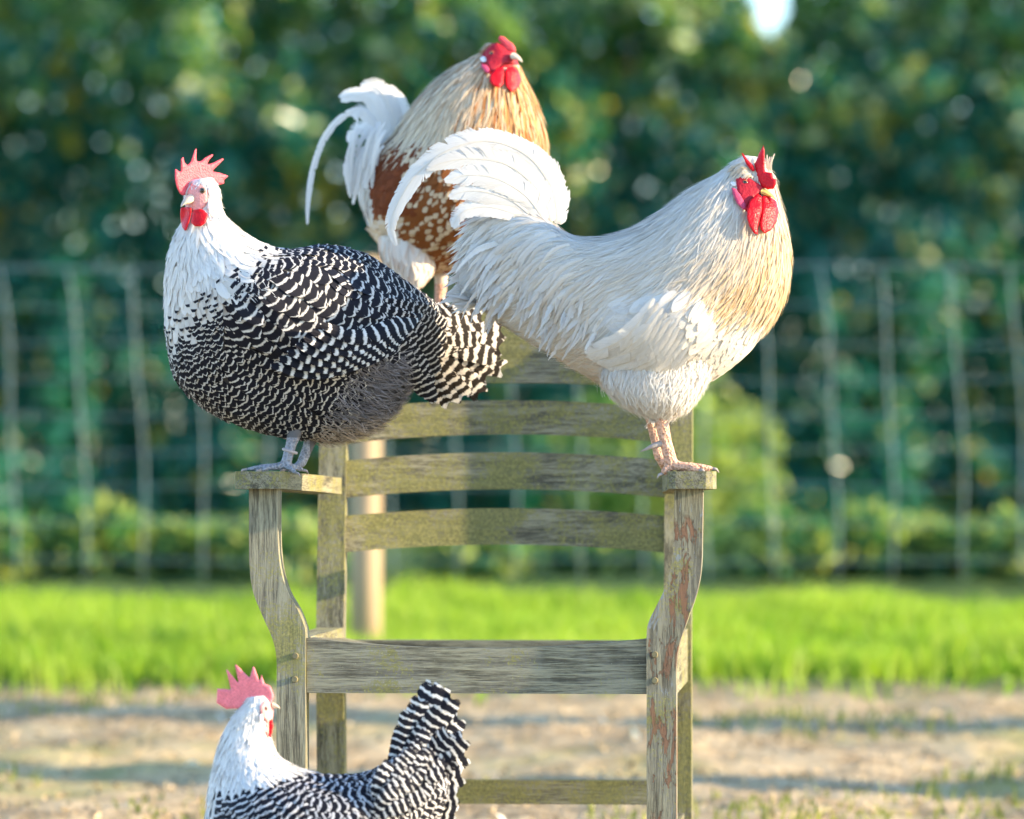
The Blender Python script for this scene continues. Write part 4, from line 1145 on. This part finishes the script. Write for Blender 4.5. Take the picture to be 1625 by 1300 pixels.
    B.pillow('comb_spike', Z([(332, 195), (352, 200), (420, 285), (472, 335), (500, 400), (470, 420), (430, 390), (390, 330), (350, 250)]), 2.6, lambda x, y: -90, COMB_RED, 1.4)
    B.pillow('face_patch', Z([(262, 490), (360, 462), (440, 490), (540, 550), (620, 620), (560, 660), (490, 700), (430, 780), (405, 860), (350, 760), (280, 600)]), 2.4, hd(3), FACE_RED, 1.8)
    B.pillow('ear_tuft', Z([(195, 545), (280, 505), (295, 580), (240, 590)]), 1.0, hd(1.5), LOBE_W, 1.8)
    B.pillow('earlobe', Z([(218, 590), (270, 605), (330, 680), (392, 790), (400, 850), (350, 855), (280, 780), (235, 680)]), 3.2, hd(5), LOBE_P, 1.7)
    B.pillow('wattle', Z([(395, 850), (430, 740), (520, 660), (575, 700), (578, 850), (545, 980), (525, 1060), (530, 1140), (480, 1130), (420, 1040), (393, 940)]), 4.2, lambda x, y: B.nd(x, min(y, 330)) - 13 - max(0, y - 320) * .35, WATTLE, 1.7)
    B.pillow('wattle', Z([(570, 690), (640, 680), (740, 750), (770, 870), (740, 1000), (680, 1090), (600, 1130), (550, 1080), (540, 1000), (572, 850)]), 4.2, lambda x, y: B.nd(x, min(y, 330)) - 9 - max(0, y - 320) * .35, WATTLE, 1.7)
    B.beak((1211, 305, -92), (1233, 314, -103), 6, 8, BEAK_Y, 5)
    B.ball('eye', 1182.4, 290, B.nd(1182.4, 290) - 3.2, 4.8, EYE_O, body, flat=.7)
    B.ball('eye', 1214, 286, -30, 4.8, EYE_O, body)
    # brow tuft over the eye and crest feathers between the comb lobes
    for i in range(24):
        t = i / 23; a = (1201 - 14 * t + rn.normal(0, 1), 290 - 20 * t + rn.normal(0, 1), -86); ln = rn.uniform(22, 40)
        e = (a[0] - ln, a[1] + 3 - 12 * t + ln * .25, B.nd(a[0] - ln, a[1]) - 5)
        B.ribbon('crest_feather', [a, (a[0] - ln * .5, a[1] - 9, (a[2] + e[2]) / 2 - 3), e], 4.5, FEW, tuple(lerp((0.62, 0.45, 0.25), WHITE, np.array([.2 + .8 * rn.random()]))[0]), rows=9, fray=.3)
    for i in range(14):
        bx = 1196 + 28 * rn.random(); B.ribbon('crest_feather', [(bx, 276, -72), (bx + rn.normal(1, 1), 262, -74), (bx + rn.normal(3, 3), 248 + rn.uniform(-4, 8), -72)], 4, FEW, (0.82, 0.75, 0.62), rows=9, fray=.3)
build_B()

# ================================================================== C: brown and white rooster on the top rail
def build_C():
    B = Bird('rooster', 'rust brown and white rooster with cream neck perched on the chair back', 'chicken', .545, (672, 496), 303)
    st = [(772, 68, 806, 70, -42, 15), (763, 84, 820, 92, -42, 24), (746, 94, 832, 124, -40, 36), (714, 113, 848, 160, -36, 60), (678, 144, 861, 200, -30, 84),
          (648, 182, 866, 246, -24, 100), (626, 214, 860, 292, -14, 110), (606, 232, 842, 340, -4, 112), (592, 244, 812, 384, 8, 110), (582, 258, 770, 414, 20, 104),
          (574, 276, 722, 430, 32, 92), (572, 298, 672, 432, 44, 74), (576, 322, 628, 412, 54, 50), (586, 346, 600, 382, 60, 20)]
    L = B.loft(st, [(670, 330, 90, 80, .3, 22)], True)
    FP = zp(740, 40, 8.13, [(220, 330), (300, 250), (420, 190), (560, 250), (660, 340), (760, 420), (740, 510), (640, 520), (480, 560), (380, 620), (300, 640), (230, 560), (180, 480)])
    Lt = B.loft([(600, 375, 700, 375, -6, 50), (604, 405, 694, 408, -8, 48), (624, 434, 684, 436, -18, 32), (644, 453, 668, 454, -28, 12)])
    B.limb([(655, 430, -30), (656, 452, -30), (655, 475, -30), (662, 490, -28)], [14, 10, 9, 9])
    B.limb([(700, 420, 40), (700, 452, 34), (698, 475, 28), (702, 490, 24)], [13, 10, 9, 9])
    cl = foot(B, (662, 490, -28), [(700, 496, -45), (706, 496, -15), (636, 497, -25)], 6)
    cl += foot(B, (702, 490, 24), [(738, 497, 10), (742, 497, 36), (680, 497, 26)], 6)
    body = B.body([down_mat('rooster_down_cream', (0.62, 0.52, 0.42)), LEG_PINK, FACE_RED],
           lambda x, y: np.where(y > 450, 1, np.where(inpoly(FP, x, y), 2, 0)))
    for c in cl: B.tubep('claw', c, [3, 2.2, .6], SPUR, body, seg=8)
    def face(P, v): return inpoly(FP, P[:, 0], P[:, 1]) & (np.sin(v) > -.6)
    def rad(P, u, v):
        r = np.where(u < .12, 4.2, np.where(u < .48, 6.4, 7.2))
        return np.where(face(P, v), -1, r)
    uvp = B.scatter(L, rad, 36000); u, v, P = uvp; x, y = P[:, 0], P[:, 1]; n = len(u); rn = B.rng
    hack = (y < 205 + (x - 640) * .12) & (u < .55)
    saddle = (x < 596) & (y < 310) & ~hack
    shoulder = (x < 672) & (y < 330) & ~hack & ~saddle
    rump = (x < 645) & (y > 335)
    L_ = np.where(hack, np.where(u < .1, 14, np.where(u < .2, 46, 78)), np.where(saddle, 66, 30)).astype(float); W_ = np.where(hack, np.where(u < .1, 6, 9), np.where(saddle, 10, 16)).astype(float)
    RUST = (0.20, 0.050, 0.014); BROWN = (0.27, 0.088, 0.022); CREAM = (0.72, 0.48, 0.25)
    hb = smoothstep(x * .8 + y * .3, 600, 690) * rn.uniform(.3, 1.2, n)
    top = smoothstep(-y, -165, -90) * rn.uniform(.3, 1.2, n)
    col = np.empty((n, 3)); col[:] = BROWN
    hc = lerp((0.80, 0.68, 0.50), CREAM, np.clip(hb, 0, 1)); rr = (rn.random(n) < smoothstep(x + y * .5, 790, 900) * .9)
    hc = np.where(rr[:, None], np.array([0.50, 0.20, 0.06])[None], hc); tp = np.clip(top, 0, 1) * .75; hc = hc * (1 - tp)[:, None] + np.array([0.42, 0.22, 0.11])[None] * tp[:, None]
    col = np.where(hack[:, None], hc, col); col = np.where(saddle[:, None], np.array(WHITE)[None], col); col = np.where(shoulder[:, None], np.array(RUST)[None] * rn.uniform(.8, 1.2, (n, 1)), col)
    col = np.where((rump & (rn.random(n) < .8))[:, None], np.array([0.76, 0.67, 0.58])[None], col)
    tip = np.where(hack | saddle | shoulder, 0, np.where(rn.random(n) < .62, 1.0, 0.0)); tip = np.where(shoulder & (x > 655) & (rn.random(n) < .5), 1, tip)
    parts = [B.plume(L, uvp, dict(L=L_, W=W_, lift=np.where(hack, 2.6, np.where(saddle, 3, 2.8)), col=col, tip=tip, grav=np.where(saddle, 1.1, np.where(hack, .35, .25)), stiff=.14, prof=np.where(hack | saddle, 1, 0), jit=.12))]
    uv2 = B.scatter(L, lambda P, u, v: np.where((u < .5) & (P[:, 1] < 215) & ~face(P, v), 6.5, -1), 22000); x2, y2 = uv2[2][:, 0], uv2[2][:, 1]; m = len(x2)
    c2 = lerp((0.80, 0.69, 0.53), (0.74, 0.43, 0.18), np.clip(smoothstep(x2 * .8 + y2 * .3, 600, 690) * rn.uniform(.2, 1.2, m), 0, 1)) * rn.uniform(.75, 1.05, m)[:, None]
    parts.append(B.plume(L, uv2, dict(L=np.where(uv2[0] < .1, 18, 58) * rn.uniform(.6, 1.1, m), W=3.4, lift=4, h0=1.5, col=c2, grav=.3, stiff=.2, prof=1, jit=.18)))
    uvt = B.scatter(Lt, lambda P, u, v: np.where(u < .97, 8, -1), 8000); m = len(uvt[0])
    parts.append(B.plume(Lt, uvt, dict(L=30, W=14, lift=3, col=lerp((0.82, 0.75, 0.68), (0.70, 0.50, 0.38), rn.random(m) ** 2), stiff=.15, prof=2, jit=.15)))
    B.emit('plumage', parts, FEB)
    # white tail plumes and the thin hanging sickle
    for i, (pts, w) in enumerate([([(622, 238, 20), (606, 190, 14), (590, 158, 10), (564, 150, 8), (540, 157, 6)], 30), ([(630, 236, 26), (626, 190, 22), (612, 155, 18), (596, 138, 16), (574, 140, 14)], 34),
                                  ([(636, 236, 32), (640, 196, 30), (630, 164, 28), (612, 142, 26)], 36), ([(616, 240, 16), (594, 200, 10), (576, 176, 8), (560, 186, 6)], 28),
                                  ([(612, 242, 12), (588, 212, 6), (568, 204, 4), (556, 226, 2)], 26), ([(642, 240, 36), (648, 206, 36), (644, 180, 34)], 32)]):
        B.ribbon('tail_feather', pts, w, FEB, WHITE, rows=26, tw=.2, fray=.08)
    B.ribbon('sickle_feather', [(604, 205, 14), (574, 174, 10), (538, 190, 8), (512, 225, 8), (496, 272, 8), (489, 320, 8), (488, 358, 8)], 13, FEB, WHITE, rows=30, cols=5, prof=[(0, .6), (.3, 1), (.8, .8), (1, .3)])
    for i in range(30):
        x0 = rn.uniform(566, 612); y0 = 205 + rn.uniform(-15, 35); dy = rn.uniform(60, 115); dx = rn.uniform(-32, -4)
        e = (max(556, x0 + dx), min(y0 + dy, 325)); d0 = B.nd(max(x0, 590), max(y0, 246)) - rn.uniform(2, 12)
        B.ribbon('saddle_feather', [(x0, y0, d0), (x0 + dx * .6, y0 + dy * .35, d0 - 8), (e[0], e[1], d0 - 6)], rn.uniform(8, 13), FEB, tuple(np.array(WHITE) * rn.uniform(.95, 1)), rows=14, fray=.35, camber=.05)
    Z = lambda pts: zp(740, 40, 8.13, pts); hd = lambda o: (lambda x, y: B.nd(x, y) - o)
    B.pillow('comb', Z([(405, 190), (410, 150), (440, 130), (500, 150), (550, 200), (600, 230), (635, 280), (645, 350), (580, 370), (500, 340), (470, 280), (430, 220)]), 4.5, lambda x, y: -52, COMB_PINK, 1.8)
    B.pillow('face_patch', Z([(235, 330), (300, 265), (400, 215), (480, 320), (560, 330), (640, 350), (655, 420), (645, 500), (500, 500), (400, 560), (330, 620), (265, 520)]), 2.4, hd(3), FACE_RED, 1.9)
    B.pillow('ear_tuft', Z([(165, 430), (220, 390), (262, 420), (262, 475), (200, 485)]), 1.0, hd(1.5), LOBE_W, 1.8)
    B.pillow('earlobe', Z([(185, 495), (260, 505), (305, 560), (300, 640), (240, 610), (185, 540)]), 2.6, hd(5), LOBE_P, 1.8)
    B.pillow('wattle', Z([(380, 550), (480, 530), (492, 640), (480, 760), (430, 812), (350, 792), (290, 720), (300, 640)]), 3.6, lambda x, y: B.nd(x, min(y, 112)) - 11 - max(0, y - 108) * .5, WATTLE, 1.8)
    B.pillow('wattle', Z([(490, 590), (540, 530), (620, 530), (680, 600), (720, 700), (690, 790), (600, 870), (560, 860), (500, 780)]), 3.6, lambda x, y: B.nd(x, min(y, 112)) - 8 - max(0, y - 108) * .5, WATTLE, 1.8)
    B.beak((815, 90, -68), (829, 96, -80), 6.5, 8, BEAK_W, 3)
    B.ball('eye', 780.5, 85.5, B.nd(780.5, 85.5) - 3, 4.6, EYE_O, body, flat=.7)
    B.ball('eye', 806, 82, -18, 4.6, EYE_O, body)
build_C()

# ================================================================== D: barred hen on the ground before the chair
def build_D():
    Yd = -.30
    B = Bird('hen', 'barred hen with raised tail standing on the ground before the chair', 'chicken', Yd, (505, 780 + CAMH * FPX / (Yd - CAMY)), 404)
    fy = 780 + CAMH * FPX / (Yd - CAMY)
    st = [(424, 1103, 392, 1106, 0, 14), (431, 1122, 382, 1122, 0, 24), (430, 1152, 364, 1146, 2, 30), (433, 1184, 350, 1176, 4, 40), (452, 1208, 339, 1218, 6, 62), (496, 1226, 328, 1280, 8, 96),
          (538, 1230, 326, 1345, 10, 116), (572, 1228, 358, 1404, 12, 126), (600, 1218, 438, 1436, 14, 126), (624, 1200, 530, 1430, 16, 116), (648, 1186, 612, 1394, 18, 94), (672, 1186, 672, 1334, 20, 64), (694, 1206, 706, 1280, 22, 40), (702, 1228, 708, 1252, 24, 14)]
    L = B.loft(st, [(490, 1330, 140, 75, .1, 22)], True)
    FP = [(411, 1122), (420, 1108), (434, 1110), (447, 1122), (436, 1130), (433, 1152), (426, 1172), (420, 1160), (423, 1146), (413, 1136)]
    B.limb([(470, 1400, -40), (478, 1450, -40), (480, 1500, -40), (492, fy - 12, -40)], [30, 16, 9, 9])
    B.limb([(500, 1400, 50), (505, 1450, 48), (508, 1500, 46), (518, fy - 12, 44)], [30, 16, 9, 9])
    cl = foot(B, (492, fy - 12, -40), [(432, fy - 4, -52), (436, fy - 4, -24), (515, fy - 4, -42)], 5.5)
    cl += foot(B, (518, fy - 12, 44), [(458, fy - 4, 32), (462, fy - 4, 60), (541, fy - 4, 46)], 5.5)
    body = B.body([down_mat('hen_down_grey_b', (0.13, 0.125, 0.13)), LEG_GREY, down_mat('hen_down_white_b', (0.72, 0.70, 0.68)), FACE_PINK],
           lambda x, y: np.where(y > 1460, 1, np.where(inpoly(FP, x, y), 3, np.where(y < 1230, 2, 0))))
    for c in cl: B.tubep('claw', c, [2.6, 2, .5], SPUR, body, seg=8)
    def face(P, v): return inpoly(FP, P[:, 0], P[:, 1])
    def rad(P, u, v):
        r = np.where(P[:, 1] < 1150, 4.2, np.where(u < .36, 6.5, np.where(P[:, 1] > 1330, 15, 13)))
        return np.where(face(P, v), -1, r)
    uvp = B.scatter(L, rad, 30000); u, v, P = uvp; x, y = P[:, 0], P[:, 1]; n = len(u); rn = B.rng
    q = (y - 1228) + (x - 460) * .22 + rn.normal(0, 4, n)
    q = np.where(x < 345, q - 40, q)
    white = (q < 0) & (x < 500) & (u < .5)
    L_ = np.where(y < 1150, 14, np.where(white, 30, 44)).astype(float); W_ = np.where(y < 1150, 7, np.where(white, 12, 26)).astype(float)
    parts = [B.plume(L, uvp, dict(L=L_, W=W_, lift=np.where(y < 1150, 2, 2.8), col=np.where(white[:, None], np.array(WHITE)[None], np.array([[.68, .68, .70]])), bar=np.where(white, 0, 1.0), nb=L_ / 14.0 + rn.normal(0, .06, n), stiff=.12, prof=np.where(white, 1, 0), jit=.10))]
    uv3 = B.scatter(L, lambda P, u, v: np.where((P[:, 1] < 1225) & (P[:, 0] < 480) & ~face(P, v), 5.0, -1), 16000); m = len(uv3[0])
    parts.append(B.plume(L, uv3, dict(L=np.where(uv3[2][:, 1] < 1150, 9, rn.uniform(16, 30, m)), W=2.0, lift=4, col=WHITE, stiff=.3, prof=1, jit=.3)))
    B.emit('plumage', parts, FED)
    tips = [(688, 1087, 20, 44), (702, 1090, 34, 44), (718, 1108, 10, 42), (728, 1140, 44, 44), (735, 1172, 6, 42), (738, 1200, 50, 42), (732, 1232, 30, 40), (724, 1262, 14, 40), (722, 1292, 40, 40), (690, 1095, -10, 44), (668, 1112, -14, 40), (652, 1134, -16, 38), (700, 1128, -18, 42), (712, 1168, -22, 42), (716, 1206, -22, 40)]
    for i, (tx, ty, td, w) in enumerate(tips):
        b = np.array((622, 1268, 10 + td * .2)); e = np.array((tx, ty, td), float)
        B.ribbon('tail_feather', [b, (b + e) / 2 + np.array([-4, -4 if ty < 1180 else 2, -4]), e], w, FEU, WHITE, 1, 11.5 if ty < 1180 else 8, tw=rn.uniform(-.2, .3), rows=30, fray=.07, prof=[(0, .4), (.2, .8), (.6, 1), (.85, .95), (.95, .7), (1, .25)])
    for i in range(34):
        t = rn.random(); x0 = 590 + 70 * t; y0 = 1236 - 20 * t + rn.uniform(0, 70); a = rn.uniform(.3, .95)
        e = (x0 + 52 * (1 - a) + 18, y0 - 66 * a); d0 = B.nd(x0, max(y0, 1200)) - rn.uniform(3, 9)
        if e[0] > 728 or e[1] < 1112: continue
        B.ribbon('tail_covert', [(x0, y0, d0), ((x0 + e[0]) / 2 - 3, (y0 + e[1]) / 2, d0 - 5), (e[0], e[1], d0 + 4)], 26, FEU, WHITE, 1, 5, rows=16, cols=5)
    hd = lambda o: (lambda x, y: B.nd(x, y) - o)
    B.pillow('comb', [(343, 1116), (344, 1092), (366, 1094), (358, 1062), (361, 1062), (378, 1083), (372, 1055), (375, 1054), (396, 1075), (401, 1057), (404, 1058), (412, 1080), (415, 1069), (420, 1084), (430, 1089), (435, 1104), (431, 1121), (420, 1112), (405, 1110), (392, 1114), (382, 1125), (359, 1126)], 3.2, lambda x, y: -4 + (x - 400) * -.15, COMB_LIGHT, 1.6)
    B.pillow('face_patch', [(411, 1121), (420, 1111), (432, 1113), (435, 1128), (432, 1150), (427, 1170), (422, 1162), (424, 1146), (415, 1136)], 2.2, hd(2), FACE_PINK, 1.6)
    B.pillow('earlobe', [(410, 1135), (416, 1132), (419, 1141), (413, 1148)], 2.2, hd(3), LOBE_W, 1.5)
    B.pillow('wattle', [(424, 1146), (432, 1140), (434, 1152), (430, 1172), (425, 1168)], 2.2, -14, WATTLE, 1.4)
    B.beak((433, 1120, -6), (445, 1123, -8), 5.5, 6.5, BEAK_W, 2)
    B.ball('eye', 421, 1124.5, B.nd(421, 1124.5) - 2.5, 3.8, EYE_G, body, flat=.7)
    B.ball('eye', 421, 1124.5, 24, 3.8, EYE_G, body)
build_D()
